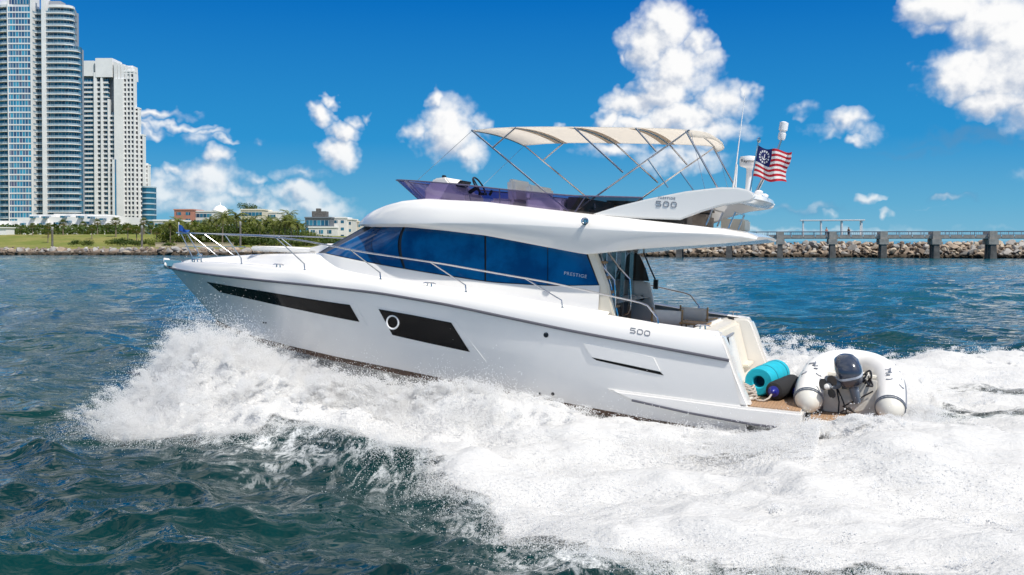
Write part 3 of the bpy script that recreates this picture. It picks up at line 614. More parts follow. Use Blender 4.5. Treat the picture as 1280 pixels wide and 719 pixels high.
mb=MB(); mb.box(X_(59.5),X_(63),-4.9,2,zb1,ztop+14); mb.build('fin',towerw,t1,smooth=0)
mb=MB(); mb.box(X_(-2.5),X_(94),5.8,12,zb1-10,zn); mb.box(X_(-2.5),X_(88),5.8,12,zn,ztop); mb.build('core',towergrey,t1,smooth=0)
mb=MB(); slab(mb,rb_t,ztop,ztop+1.3,7.1); mb.build('parapet',towerw,t1,smooth=0); mb=MB(); slab(mb,lb,ztop,ztop+1.3,7.1); mb.build('parapet',towerw,t1,smooth=0)
mb=MB(); mb.box(X_(17.9),X_(45.1),-3.2,6,ztop,ztop+9); mb.build('penthouse',towerw,t1,smooth=0); mb=MB(); mb.box(X_(18.5),X_(44.5),-3.35,-3.2,ztop+1.5,ztop+4.5); mb.build('penthouse_glazing',GLB,t1,smooth=0)
mb=MB(); mb.box(X_(64),X_(78),0,6,ztop,ztop+4); mb.build('roof_plant',towergrey,t1,smooth=0)
# stepped white tower
T2=670.; t2=thing('stepped_tower','white stepped apartment tower with flared crown, right of the tallest tower','tower',loc=(0,T2,0)); X2=lambda px:(px-640)/1200*T2; Z2=lambda py:at(0,py,T2).z
FH2=3.28; zb2=Z2(278)-2; nf2=int((Z2(98)-zb2)/FH2)
def body(name,x0,x1,y,ybk,zt,mat=towerw): mb=MB(); mb.box(X2(x0),X2(x1),y,ybk,zb2-12,zt); return mb.build(name,mat,t2,smooth=0)
body('core',100,150,3,12,Z2(92),towergrey)
body('wall',146,157,-3,6,Z2(100)); 
# right face turned away in steps, a white grid
for nm,(px0,px1,y0,ptop) in (('wing',(156,169.5,-1,90)),('wing',(168.5,173,1.5,135)),('wing',(172.5,177,4,168)),('wing',(176.5,179.5,9,205))):
    mb=MB(); mb.box(X2(px0),X2(px1)-.5,y0+.9,y0+5,zb2-12,Z2(ptop)); wo_=mb.build(nm,winmat('grid_window',2.2,FH2,[(.02,.03,.05),(.05,.06,.08),(.03,.05,.09)],mull=(.5,.5,.5),mw=.02),t2,smooth=0)
    mb=MB(); n=max(1,round((px1-px0)/4)); w=(X2(px1)-X2(px0))/n
    for i in range(n+1): mb.box(X2(px0)+i*w-.42,X2(px0)+i*w+.42,y0,y0+1.2,zb2-12,Z2(ptop))
    z=zb2
    while z<Z2(ptop): mb.box(X2(px0),X2(px1),y0+.25,y0+1.2,z,z+1.25); z+=FH2
    mb.box(X2(px0)-.3,X2(px1)+.2,y0-.1,y0+5.2,Z2(ptop)-.6,Z2(ptop)+.4); mb.box(X2(px1)-.45,X2(px1)+.01,y0+1.3,y0+5.1,zb2-12,Z2(ptop)-.7)
    mb.build('facade_grid',towerw,t2,smooth=0)
def f2(x0,x1,y,n0,n1,name,rails=True):
    s=MB(); s.box(X2(x0),X2(x1),y,y+3,0,.4); s=s.build('balcony',towerw,t2,smooth=0)
    g=MB(); g.box(X2(x0),X2(x1),y+.02,y+.08,.4,1.2); g=g.build('balcony_rail',RAIL2,t2,smooth=0)
    w=MB(); w.box(X2(x0)+.2,X2(x1)-.2,y+2,y+2.6,.4,FH2); w=w.build('window_band',GLD,t2,smooth=0)
    for i in range(n0,n1):
        for o in (s,g,w):
            q=o if i==n0 else o.copy()
            if i>n0: COL.objects.link(q); q.parent=t2
            q.location=(0,0,zb2+i*FH2)
f2(101,121,-1.2,0,nf2,'a'); f2(124,138,-1.8,0,nf2,'b'); f2(139,147.5,-1.2,0,int((Z2(136)-zb2)/FH2),'c')
mb=MB()
for x0,x1,y,pt in ((120.6,124.2,-2.6,92),(137.5,139.2,-2.4,125),(143.5,146.6,-3.4,200),(129,131.5,-2.6,95)): mb.box(X2(x0),X2(x1),y,3,zb2-10,Z2(pt))
mb.build('pier_strip',towerw,t2,smooth=0)
mb=MB(); strip(mb,[(X2(146.7),-3.45),(X2(148.6),-3.45)],zb2,Z2(200)); mb.build('stair_glazing',GLB,t2,smooth=0)
mb=MB() # crown: flared louvred parapet
def crown(x0,x1,y0,y1,pb,pt,fl):
    a=[(X2(x0),y0),(X2(x1),y0),(X2(x1),y1),(X2(x0),y1)]; zb_,zt_=Z2(pb),Z2(pt); c=((a[0][0]+a[1][0])/2,(y0+y1)/2)
    e=[(c[0]+(x-c[0])*fl,c[1]+(y-c[1])*fl) for x,y in a]; mb.add([(x,y,zb_) for x,y in a]+[(x,y,zt_) for x,y in e],[(0,1,5,4),(1,2,6,5),(2,3,7,6),(3,0,4,7),(4,5,6,7)])
crown(123,144,-2.8,14,98,74.5,1.0); crown(102,120,-.5,20,96,77,1.02); crown(100,166,3,12,100,82,.98)
for i in range(6): x=146+i*4; crown(x,x+3.3,-2.6+i*.6,4,100,79+i*1.3,1.1)
mb.build('crown_parapet',towerw,t2,smooth=0)
# small glass block and podium terrace
T3=640.; t3=thing('glass_block','small blue glass office block with pale floor bands, right of the stepped tower','building',loc=(0,T3,0)); X3=lambda px:(px-640)/1200*T3
zt3=at(0,234,T3).z; mb=MB(); mb.prism(arc(X3(178),X3(188.5),0,0,1.5,8)+[(X3(190.5),3),(X3(190.3),8),(X3(178),8)],2,zt3,2); mb.build('wall',winmat('block_glass',2.5,50,[(.015,.10,.19),(.02,.13,.22),(.012,.07,.14)],mull=(.05,.12,.2),mw=.03),t3,smooth=0)
mb=MB()
for i in range(12): mb.prism([(x,y-.35) for x,y in arc(X3(177.7),X3(188.7),0,0,1.5,8)]+[(X3(190.8),3),(X3(190.6),8.3),(X3(177.7),8.3)],zt3-.4-i*3.7,zt3+.5-i*3.7,2)
mb.build('floor_band',pmat('pale_blue_band',(.42,.52,.60),.4),t3,smooth=0)
T4=420.; t4=thing('terrace_building','long low white stepped terrace building at the foot of the towers','building',loc=(0,T4,0)); X4=lambda px:(px-640)/1200*T4; Z4=lambda py:at(0,py,T4).z
mb=MB()
for x0,x1,pt,y in ((-20,26,276,2),(22,60,272,0),(33,66,268,3),(58,100,271,1),(62,90,267,4),(92,140,270,2),(100,124,268,5),(135,158,271,3),(-30,150,281,-2)): mb.box(X4(x0),X4(x1),y,22,0,Z4(pt))
mb.build('wall',pmat('terrace_white',(.76,.75,.73),.6),t4,smooth=0)
mb=MB()
for x,p in ((40,270.5),(55,270.5),(78,270),(98,270),(28,279),(52,279),(112,271),(126,273),(84,276),(12,281),(70,278),(104,277)): mb=MB(); mb.box(X4(x),X4(x+5),-2.06,4.9,Z4(p+2.5),Z4(p)); mb.build('window',GLD,t4,smooth=0)
a=at(-8,291,305); b=at(8,288,305); tk=thing('kiosk','small flat white kiosk at the edge of the lawn','building',loc=(a.x,305,gz(a.x,305))); mb=MB(); mb.box(-1,b.x-a.x,0,5,-.5,2.2); mb.build('wall',M['white'],tk,smooth=0); mb=MB(); mb.box(-1.3,b.x-a.x+.3,-.4,5.4,2.2,2.5); mb.build('roof',M['white'],tk,smooth=0)
# ------------------------------------------------------------------ buildings behind the grove
def block(name,label,Y,px0,px1,ptop,wallc,floors,wcol,dep=18,wh=.55,ox=0,band=True,extra=None):
    t=thing(name,label,'building',loc=(at(px0,0,Y).x,Y,0)); w=at(px1,0,Y).x-at(px0,0,Y).x; zt=at(0,ptop,Y).z
    mb=MB(); mb.box(0,w,0,dep,0,zt); mb.build('wall',pmat(name+'_wall',wallc,.8,var=.1,vscale=.2),t,smooth=0)
    mb=MB(); mb.box(-.3,w+.3,-.3,dep+.3,zt,zt+.7); mb.build('roof',pmat(name+'_roof',tuple(min(.8,c*1.15) for c in wallc),.7),t,smooth=0)
    fh=3.6
    for i in range(floors):
        z1=zt-1.0-i*fh
        if band: mb=MB(); mb.box(.6,w-.6,-.06,.2,z1-fh*wh,z1); mb.build('window_band',wcol,t,smooth=0)
        else:
            n=max(2,int(w/3.4)); s_=w/n
            for j in range(n): mb=MB(); mb.box(j*s_+s_*.25,j*s_+s_*.75,-.06,.2,z1-fh*wh,z1); mb.build('window',wcol,t,smooth=0)
    if extra: extra(t,w,zt)
    return t
block('brick_building','red brick building with square windows behind the grove',520,218,241,263,(.44,.20,.15),4,GLD,band=False,wh=.45)
block('office_building','pale grey building with a dark window band beside the red brick one',525,241,266,265,(.62,.64,.64),3,GLD)
def dome(t,w,zt): mb=MB(); mb.lathe([(4.5,zt),(4.6,zt+2),(4.0,zt+4),(2.4,zt+5.6),(.4,zt+6.2),(.2,zt+8)],16,mat=Matrix.Translation((w/2,6,0))); mb.build('dome',M['white'],t)
block('domed_building','small white building with a dome between the palms',540,265,278,270,(.72,.71,.69),1,GLD,extra=dome)
def roofgarden(t,w,zt):
    mb=MB(); mb.box(-12,-3,2,14,zt-4,zt+2.5); mb.build('side_wing',pmat('cream_wing',(.68,.62,.50),.8),t,smooth=0)
block('yellow_building','pale yellow building with balconies above the palms',500,301,329,263,(.66,.61,.50),4,GLD)
block('cream_building','low cream white building right of the yellow one, half behind palms',510,328,346,266,(.72,.71,.67),3,GLD)
gt_=bush('rooftop_tree',11,5.5,300,LM['dark'],'dark round tree growing on the roof behind the yellow building','tree',None,800); a=at(312,266,520); gt_.location=(a.x,520,a.z)
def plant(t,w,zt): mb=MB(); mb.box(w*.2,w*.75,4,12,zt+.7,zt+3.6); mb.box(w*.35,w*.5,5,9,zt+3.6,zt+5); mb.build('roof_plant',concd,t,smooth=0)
block('dark_office_building','dark glazed office block with white lower floors near the flybridge nose',470,381.5,413,273,(.13,.15,.18),3,GLD,extra=plant,wh=.7)
block('white_office_base','white base with small windows under the dark glazed office block',468.5,386,417,285,(.66,.66,.65),3,GLD,band=False,wh=.5)
block('white_condominium','white block of flats right of the dark office block',480,416,432,273,(.74,.73,.71),6,GLD,band=False,wh=.4)
block('white_condominium','narrow white block of flats with grey side, second from the dark office',485,430,440,275,(.66,.65,.63),6,GLD,band=False,wh=.4)
block('beige_condominium','beige block of flats just left of the flybridge nose',500,439,452,278,(.62,.56,.48),5,GLD,band=False,wh=.4)
block('low_white_building','low white building far left behind the dense trees',430,192,222,276.5,(.72,.71,.70),1,GLD)
# ------------------------------------------------------------------ people on the pier
def person(name,label,joints,radii,edges,mat,base,parts):
    me=bpy.data.meshes.new('body'); me.from_pydata(joints,edges,[]); o=bpy.data.objects.new(name,me); COL.objects.link(o); o.matrix_world=base
    sk=o.modifiers.new('skin','SKIN')
    for i,rr_ in enumerate(radii): me.skin_vertices[0].data[i].radius=(rr_,rr_)
    me.skin_vertices[0].data[0].use_root=True
    o.modifiers.new('sub','SUBSURF').levels=2; o.modifiers['sub'].render_levels=2; me.materials.append(mat); tag(o,label,'person'); return o
def stand(lean,arm):
    J=[(0,0,.95),(0,lean*.4,1.2),(0,lean,1.45),(0,lean*1.15,1.56),(0,lean*1.2,1.66),(0,lean*1.2,1.76),
       (-.11,0,.9),(-.12,-.03,.48),(-.12,.02,.06),(-.12,-.1,.03),(.11,0,.9),(.13,.03,.48),(.13,.05,.06),(.13,-.08,.03),
       (-.19,lean,1.42),(-.24,lean-.05,1.14),(-.18,lean-.28,arm),(.19,lean,1.42),(.24,lean-.05,1.14),(.18,lean-.28,arm)]
    E_=[(0,1),(1,2),(2,3),(3,4),(4,5),(0,6),(6,7),(7,8),(8,9),(0,10),(10,11),(11,12),(12,13),(2,14),(14,15),(15,16),(2,17),(17,18),(18,19)]
    Rr=[.16,.15,.16,.06,.1,.09,.1,.075,.05,.045,.1,.075,.05,.045,.06,.05,.035,.06,.05,.035]
    return J,Rr,E_
def pier_s(px): t=(px-640)/1200; return (t*PA.y-PA.x)/(PD.x-t*PD.y)
def clothes(o,c1,c2):
    def wrap(nm,z0,z1,prof,mat): mb=MB(); mb.lathe(prof,14); c=mb.build(nm,mat,o)
    wrap('shirt',0,0,[(.19,.93),(.205,1.1),(.215,1.35),(.13,1.5),(.07,1.52)],c1); wrap('shorts',0,0,[(.20,.62),(.20,.8),(.19,.96)],c2)
    mb=MB(); mb.lathe([(.115,1.66),(.118,1.74),(.09,1.82),(.02,1.845)],12); mb.build('hair',M['black'],o)
J,Rr,E_=stand(-.08,1.12)
p_=person('person','person in a pink shirt standing on the pier at the seaward rail','' or J,Rr,E_,M['skin'],MP@Matrix.Translation((pier_s(1032.5),-1.5,4.0)),None); clothes(p_,pmat('pink_shirt',(.55,.25,.25),.8),pmat('dark_shorts',(.03,.03,.05),.8))
J,Rr,E_=stand(-.05,1.05)
p_=person('person','person in a dark top leaning on the pier rail under the pavilion',J,Rr,E_,M['skin'],MP@Matrix.Translation((pier_s(1060),-1.4,4.0)),None); clothes(p_,pmat('dark_shirt',(.02,.02,.03),.8),pmat('dark_trousers',(.03,.03,.05),.8))
# ================================================================== YACHT (boat frame: x forward, y to port, z up)
def yth(name,label,cat,loc=(0,0,0),rot=None,group=None):
    m=MY@Matrix.Translation(loc)
    if rot is not None: m=m@rot
    return thing(name,label,cat,m,group)
yacht=yth('motor_yacht','large white flybridge motor yacht with blue side windows running at speed','yacht')
N_=90
RUB=smooth_curve([(.36,2.05,1.25),(1.86,2.12,1.41),(3,2.17,1.53),(4.04,2.20,1.66),(5.45,2.23,1.84),(6.9,2.19,1.96),(8.31,2.05,2.0),(9.95,1.68,2.01),(11.3,1.22,2.01),(12.41,.74,2.01),(13.2,.33,2.02),(13.72,.03,2.03)],N_)
CHI=smooth_curve([(.0,1.9,.02),(1.68,1.9,.10),(3.37,1.9,.23),(6.23,1.86,.47),(8.14,1.60,.58),(9.5,1.22,.65),(10.71,.83,.72),(12.02,.24,.87),(12.36,.02,.91)],N_)
CH2=CHI-np.array([0,.03,.10]); CH2[:,1]=np.maximum(CH2[:,1],.015)
KEE=smooth_curve([(.0,.02,-.62),(3,.02,-.6),(6,.02,-.5),(8.5,.02,-.22),(10.5,.02,.22),(11.8,.015,.62),(12.3,.012,.80)],N_)
BUL=smooth_curve([(.56,1.95,1.69),(1.63,1.99,1.76),(3.32,2.06,1.92),(5.18,2.10,2.08),(7,2.05,2.21),(8.86,1.82,2.28),(10.81,1.26,2.29),(12.0,.80,2.26),(12.9,.42,2.21),(13.45,.15,2.17),(13.70,.03,2.12)],N_)
tt=np.linspace(0,1,N_)[:,None]
def topside(w):   # w 0 at the rub rail, 1 at the chine
    Q=RUB*(1-w)+CHI*w; fl=.04*(1-tt[:,0])-.20*np.exp(-((tt[:,0]-.86)/.17)**2)
    Q=Q.copy(); Q[:,1]=np.maximum(.008,Q[:,1]+fl*math.sin(PI*w)*(1-tt[:,0]**14)); return Q
TS=[topside(w) for w in np.linspace(0,1,13)]
_px=np.concatenate([q[:,0] for q in TS]); 
def hull_y(x,z):
    zs=[];ys=[]
    for q in TS: zs.append(np.interp(x,q[:,0],q[:,2])); ys.append(np.interp(x,q[:,0],q[:,1]))
    return float(np.interp(z,zs[::-1],ys[::-1]))
mb=MB(); mb.grid([[tuple(p) for p in q] for q in TS]); mb.grid([[tuple(p) for p in q] for q in (CH2,(CH2+KEE)/2-np.array([0,0,.03]),KEE)])
mb.mirror(); 
hull=mb.build('hull',M['hull'],yacht,smooth=40)
mb=MB(); mb.grid([[tuple(p) for p in q] for q in (CHI+np.array([0,.004,0]),CH2+np.array([0,.012,0]))]); mb.mirror(); mb.build('boot_stripe',M['antif'],hull)
mb=MB(); rp=[(p[0],p[1]+.012,p[2]) for p in RUB]; mb.tube(rp,.026,8); mb.mirror(); mb.build('rub_rail',M['rub'],hull)
# bulwark above the rub rail with a soft shoulder, capping rail and inner face
def bulw(w,o): Q=RUB*(1-w)+BUL*w; Q=Q.copy(); Q[:,1]=np.maximum(.006,Q[:,1]+o*(1-tt[:,0]**8)); return Q
mb=MB(); rows=[RUB+np.array([0,.004,.02]),bulw(.25,.03),bulw(.5,.045),bulw(.75,.035),bulw(.92,.012),BUL]
inner=BUL.copy(); inner[:,1]=np.maximum(.004,inner[:,1]-.07); inner[:,2]+=.012; in2=BUL.copy(); in2[:,1]=np.maximum(.002,in2[:,1]-.17); in2[:,2]-=.02
mb.grid([[tuple(p) for p in q] for q in rows+[inner,in2]]); mb.mirror(); bul=mb.build('bulwark',M['gel'],yacht,smooth=50)
# side decks and crowned foredeck
mb=MB(); xs=np.linspace(2.55,13.5,80)
CROWN=[(2.5,2.0),(7.2,2.3),(8.2,2.52),(9.2,2.60),(9.7,2.57),(10.9,2.50),(12.3,2.36),(13.0,2.28),(13.5,2.18),(13.8,2.1)]
rows=[]
for x in xs:
    yb=max(.01,float(np.interp(x,BUL[:,0],BUL[:,1]))-.165); zb=float(np.interp(x,BUL[:,0],BUL[:,2]))-.025; zc=max(zb+.02,interp(CROWN,x,1)); wd_=min(.9,yb*.7); ww=float(1-sstep(np.array(x),9.6,11.4))
    rows.append([(x,f*yb,zb+(zc-zb)*float(1-sstep(abs(f)*yb,wd_*.55+(.74*yb-wd_*.55)*ww,wd_*1.02+(yb*.985-wd_*1.02)*ww))) for f in np.linspace(1,-1,41)])
mb.grid(rows); deck=mb.build('deck',M['gel'],yacht,smooth=50)
mb=MB(); mb.obox((10.2,0,2.62),(1.7,1.2,.10)); mb.obox((9.3,0,2.66),(.5,1.2,.2),(0,.25,0)); mb.build('sunpad',M['chairfab'],deck,bevel=.03)
def cleat(c,ang,parent):
    mb=MB(); m=Matrix.Translation(c)@Matrix.Rotation(ang,4,'Z'); 
    for q in (-.045,.045): mb.tube([m@Vector((q,0,0)),m@Vector((q*.8,0,.06))],.014,7)
    mb.tube([m@Vector((-.13,0,.055)),m@Vector((-.08,0,.068)),m@Vector((.08,0,.068)),m@Vector((.13,0,.055))],[.007,.014,.014,.007],7); mb.build('cleat',M['steel'],parent)
for x in (9.65,5.95,12.6):
    yb=float(np.interp(x,BUL[:,0],BUL[:,1])); zb=float(np.interp(x,BUL[:,0],BUL[:,2])); 
    for sg in (1,-1): cleat((x,sg*(yb-.06),zb),0.06*sg,deck)
for sg in (1,-1): cleat((.85,sg*1.88,1.72),0,deck)
mb=MB(); mb.box(12.8,13.05,-.1,.1,2.22,2.32); mb.lathe([(.05,2.32),(.05,2.36),(.07,2.37),(.07,2.40),(.03,2.41)],12,mat=Matrix.Translation((12.9,0,0))); mb.build('windlass',M['steel'],deck,bevel=.015)
# bow roller and anchor
an=MB(); an.box(13.35,13.86,-.07,.07,2.10,2.13); an.box(13.35,13.86,.07,.085,2.08,2.22); an.box(13.35,13.86,-.085,-.07,2.08,2.22); an.build('bow_roller',M['steel'],yacht)
an=MB(); an.tube([(13.2,0,2.19),(13.85,0,2.17),(13.95,0,2.13)],.025,8); ao=an.build('anchor',M['steel'],yacht)
an=MB(); an.add([(13.96,0,2.27),(13.80,.13,2.10),(13.95,0,2.02),(13.80,-.13,2.10),(13.78,0,2.26),(13.74,0,1.98)],[(0,1,2),(0,2,3),(1,0,4),(3,4,0),(1,5,2),(2,5,3),(1,4,5),(3,5,4)]); an.build('fluke',M['gel'],ao,smooth=0,bevel=.012)
# hull windows draped on the side
def drape(name,top,bot,mat,parent,off,nx=40,nz=6,side=1):
    mb=MB(); T=np.array(top,float); B=np.array(bot,float)
    def samp(P,s):
        L=np.concatenate([[0],np.cumsum(np.hypot(*np.diff(P,axis=0).T))]); L/=L[-1]; return np.interp(s,L,P[:,0]),np.interp(s,L,P[:,1])
    rows=[]
    for k in range(nz+1):
        r_k=[]
        for i in range(nx+1):
            a=samp(T,i/nx); b=samp(B,i/nx); x=a[0]+(b[0]-a[0])*k/nz; z=a[1]+(b[1]-a[1])*k/nz; r_k.append((x,side*(hull_y(x,z)+off),z))
        rows.append(r_k)
    # rim down to the hull, so that the pane has thickness
    def push(r_): return [(x,y-side*(off+.01),z) for x,y,z in r_]
    rows=[push(rows[0])]+rows+[push(rows[-1])]; rows=[[(q[0][0],q[0][1]-side*(off+.01),q[0][2])]+q+[(q[-1][0],q[-1][1]-side*(off+.01),q[-1][2])] for q in rows]
    mb.grid(rows); return mb.build(name,mat,parent,smooth=30)
for sg in (1,-1):
    drape('window_recess',[(12.35,1.865),(9,1.78),(7.50,1.71)],[(11.75,1.56),(9,1.40),(7.25,1.29)],M['hull'],hull,.006,side=sg)
    drape('hull_window',[(12.12,1.82),(9.8,1.765),(7.63,1.68)],[(11.74,1.61),(8.93,1.46),(7.44,1.36)],M['glassblk'],hull,.014,side=sg)
    drape('window_recess',[(7.12,1.70),(6.2,1.62),(5.32,1.55)],[(6.66,1.02),(6.2,.95),(4.72,.82)],M['hull'],hull,.006,side=sg)
    drape('hull_window',[(6.95,1.65),(6.2,1.59),(5.40,1.51)],[(6.68,1.17),(5.9,1.08),(5.05,.99)],M['glassblk'],hull,.016,side=sg)
    c=Vector((6.64,sg*(hull_y(6.64,1.44)+.032),1.42)); mb=MB(); ring=[c+Vector((math.cos(a)*.125,0,math.sin(a)*.125)) for a in np.linspace(0,2*PI,25)[:-1]]; mb.tube(ring,.018,8,closed=True); mb.build('porthole_ring',M['white'],hull)
    for x,z,r0 in ((3.55,1.43,.045),(10.15,1.78,.02),(10.35,1.06,.018),(10.27,1.06,.018),(3.45,.36,.03),(3.7,.34,.02)):
        mb=MB(); yq=sg*(hull_y(x,z)); mb.lathe([(r0,0),(r0,.012),(r0*.75,.014),(r0*.7,.004),(.001,.004)],14,mat=Matrix.Translation((x,yq,z))@Matrix.Rotation(-sg*PI/2,4,'X')); mb.build('skin_fitting',M['black'],hull)
    # engine room vent: raised panel with a slot under it
    drape('air_vent',[(2.86,1.345),(2.2,1.27),(1.62,1.195)],[(2.70,1.105),(2.2,1.05),(1.50,.965)],M['hull'],hull,.016,side=sg)
    drape('vent_slot',[(2.71,1.10),(2.1,1.03),(1.50,.955)],[(2.62,1.055),(2.1,.985),(1.44,.90)],M['glassblk'],hull,.006,side=sg)
# transom wings, sponsons, swim platform
mb=MB(); prof=[(.62,1.70),(.50,1.66),(.40,1.45),(.24,1.05),(.08,.70),(-.03,.48),(.55,.48),(.78,1.0),(.9,1.66)]
mb.prism(prof,1.68,1.985); wing=mb.build('transom_wing',M['gel'],yacht,bevel=.05); mb=MB(); mb.prism(prof,-1.985,-1.68); mb.build('transom_wing',M['gel'],yacht,bevel=.05)
for sg in (1,-1):
    a,b=sorted((sg*1.60,sg*2.06)); mb=MB(); mb.prism([(2.45,.565),(1.2,.535),(.10,.50),(-.85,.50),(-.85,.20),(-.06,.20),(1.0,.28),(2.0,.41)],a,b); sp_=mb.build('sponson',M['gel'],yacht,bevel=.035)
    mb=MB(); mb.tube([(1.97,sg*2.075,.42),(1.0,sg*2.075,.31),(-.06,sg*2.075,.235),(-.80,sg*2.075,.225)],.02,8); mb.build('rubbing_strake',M['rub'],sp_)
mb=MB(); mb.box(-.86,.5,-1.62,1.62,.18,.49); mb.build('stern_step',M['gel'],yacht,bevel=.02)
mb=MB(); mb.box(-2.12,-.89,-2.02,2.02,.16,.40); pf=mb.build('swim_platform',M['gel'],yacht,bevel=.05)
mb=MB(); mb.box(-.80,.06,-1.98,1.93,.502,.515); mb.build('teak_step',M['teak'],yacht,smooth=0)
mb=MB(); mb.box(-2.05,-.95,-1.9,1.9,.402,.415); mb.build('teak_deck',M['teak'],pf,smooth=0)
for q in (1.05,-1.05):
    for x in (-.98,-1.95): mb=MB(); mb.tube([(x+.25,q,.41),(x,q,.62),(x-.03,q,.66)],.045,8); mb.build('chock',M['gel'],pf)
# aft bulkhead of the cockpit = transom with the garage door
mb=MB(); mb.prism([(.42,.49),(.62,1.2),(.74,1.62),(1.05,1.66),(1.25,1.60),(1.25,1.06),(1.0,.49)],-1.70,1.70); tr_=mb.build('transom',M['cream'],yacht,bevel=.05)
mb=MB(); mb.add([(.405,-.55,.60),(.405,1.15,.60),(.605,1.15,1.22),(.605,-.55,1.22),(.675,-.55,1.45),(.675,1.15,1.45),(.43,-.55,.58),(.43,1.15,.58),(.73,-.55,1.47),(.73,1.15,1.47)],[(0,1,2,3),(3,2,5,4),(0,6,7,1),(4,5,9,8),(0,3,4,8,6),(1,7,9,5,2)]); gd=mb.build('garage_door',M['gel'],tr_,bevel=.012)
mb=MB(); mb.box(.655,.69,-.5,1.1,1.455,1.49); mb.build('light_strip',pmat('grey_strip',(.20,.22,.27),.3),tr_)
text('yacht_name','MIST',.21,M['silverl'],gd,Matrix.Translation((.50,.62,.97))@Matrix(((0,-.30,-.95,0),(-1,0,0,0),(0,.95,-.30,0),(0,0,0,1))),sp=1.2)
for i in range(2): mb=MB(); mb.box(.28-.0*i+.12*i,.72+.1*i,-1.64,-.85,.50+.28*i,.56+.28*i); mb.build('stair_step',M['cream'],tr_,bevel=.015)
mb=MB(); mb.box(.70,.74,-1.5,-1.2,1.0,1.25); mb.build('shower_box',M['gel'],tr_,bevel=.01)
# cockpit floor, linings, coaming
mb=MB(); mb.box(1.2,2.9,-1.72,1.72,1.0,1.05); mb.build('cockpit_floor',M['teak'],yacht,smooth=0)
for sg in (1,-1):
    a,b=sorted((sg*1.70,sg*1.90)); mb=MB(); mb.box(.95,2.62,a,b,1.0,1.66); mb.build('cockpit_lining',M['gel'],yacht,bevel=.03)
mb=MB(); mb.box(.95,1.35,-1.2,1.6,1.05,1.42); mb.box(.98,1.1,-1.2,1.6,1.42,1.70); mb.build('cockpit_sofa',M['vinyl'],yacht,bevel=.04)
# ------------------------------------------------------------------ deckhouse
LO=[(9.42,0,2.60),(9.36,.5,2.60),(9.15,.92,2.61),(8.72,1.30,2.625),(8.2,1.50,2.575),(7.24,1.62,2.47),(6.0,1.65,2.355),(4.85,1.66,2.265),(3.7,1.66,2.27),(2.75,1.65,2.34)]
HI=[(8.30,0,3.23),(8.24,.5,3.23),(8.0,.92,3.21),(7.55,1.26,3.205),(7.1,1.43,3.235),(6.7,1.52,3.25),(5.9,1.55,3.215),(5.0,1.56,3.155),(3.9,1.56,3.015),(3.05,1.56,2.905)]
def rs(P,n=80):
    P=np.array(P,float); s=np.linspace(0,len(P)-1,n); Q=np.stack([np.interp(s,np.arange(len(P)),P[:,k]) for k in range(3)],1)
    for _ in range(4): A=Q.copy(); A[1:-1]=(Q[:-2]+2*Q[1:-1]+Q[2:])/4; Q=A
    return Q
lo,hi_=rs(LO),rs(HI); PI_=lambda k: int(round(k/9*79))
def offs(Q,o): # outward offset in plan
    T=np.gradient(Q[:,:2],axis=0); Nn=np.stack([-T[:,1],T[:,0]],1); Nn/=np.linalg.norm(Nn,axis=1)[:,None]; Nn*=np.sign((Nn*np.array([.05,1]))[:,1:2]+(Nn[:,0:1]*2)); R_=Q.copy(); R_[:,:2]+=Nn*o; return R_
mb=MB(); l2=offs(lo,-.02); h2=offs(hi_,-.02); mb.grid([[tuple(p) for p in l2],[tuple(p) for p in h2]]); mb.mirror(); dh=mb.build('deckhouse',M['black'],yacht)
mb=MB(); base=offs(lo,.05); base[:,2]=[float(np.interp(p[0],[2.6,5,7,9.5],[1.80,2.0,2.13,2.30])) for p in lo]; l3=offs(lo,.008); l4=offs(lo,.02); l4[:,2]-=.02
mb.grid([[tuple(p) for p in q] for q in (base,l4,l3,l2)]); mb.mirror(); mb.build('cabin_side',M['gel'],dh,smooth=50)
def pane(name,l0,l1,h0,h1,mat,side,f0=.02,f1=.985):
    def g_(Q,k0,k1): idx=np.linspace(k0/9*79,k1/9*79,26); return np.stack([np.interp(idx,np.arange(80),Q[:,k]) for k in range(3)],1)
    rows=[]
    for f in np.linspace(f0,f1,9): k0,k1=l0+(h0-l0)*f,l1+(h1-l1)*f; q=g_(lo,k0,k1)*(1-f)+g_(hi_,k0,k1)*f; q[:,1]*=side; rows.append([tuple(p) for p in q])
    mb=MB(); mb.grid(rows); return mb.build(name,mat,dh,smooth=40)
M['glasspil']=pmat('blue_window_pillar',(.002,.05,.15),.05,spec=.4)
for sg in (1,-1):
    pane('windscreen',.02,2.25,.02,1.6,M['glassblue'],sg); pane('side_window',3.0,4.87,2.75,2.95,M['glassblue'],sg); pane('window_pillar',4.88,5.02,2.95,3.35,M['glasspil'],sg,.03,.98)
    pane('side_window',5.03,5.43,3.37,4.70,M['glassblue'],sg); pane('side_window',5.47,6.88,4.83,6.91,M['glassblue'],sg); pane('side_window',6.91,7.97,6.95,8.11,M['glassblue'],sg); pane('side_window',7.985,8.97,8.125,8.97,M['glassblue'],sg)
mb=MB()
for sg in (1,-1): 
    p=[(q[0],sg*(q[1]+.03),q[2]+.005) for q in hi_[PI_(5):PI_(8)]]; mb.tube(p,.018,8)
mb.build('grab_rail',M['steel'],dh)
TX=Matrix(((-1,0,0,0),(0,0,1,0),(0,1,0,0),(0,0,0,1)))
def sidetext(name,s,size,mat,parent,x,y,z,rot=0,sx=1,sp=1): return text(name,s,size,mat,parent,Matrix.Translation((x,y,z))@TX@Matrix.Rotation(rot,4,'Z'),sx=sx,sp=sp)
sidetext('window_lettering','PRESTIGE',.085,M['silverl'],dh,3.22,1.655,2.50,-.10,1.1,1.15)
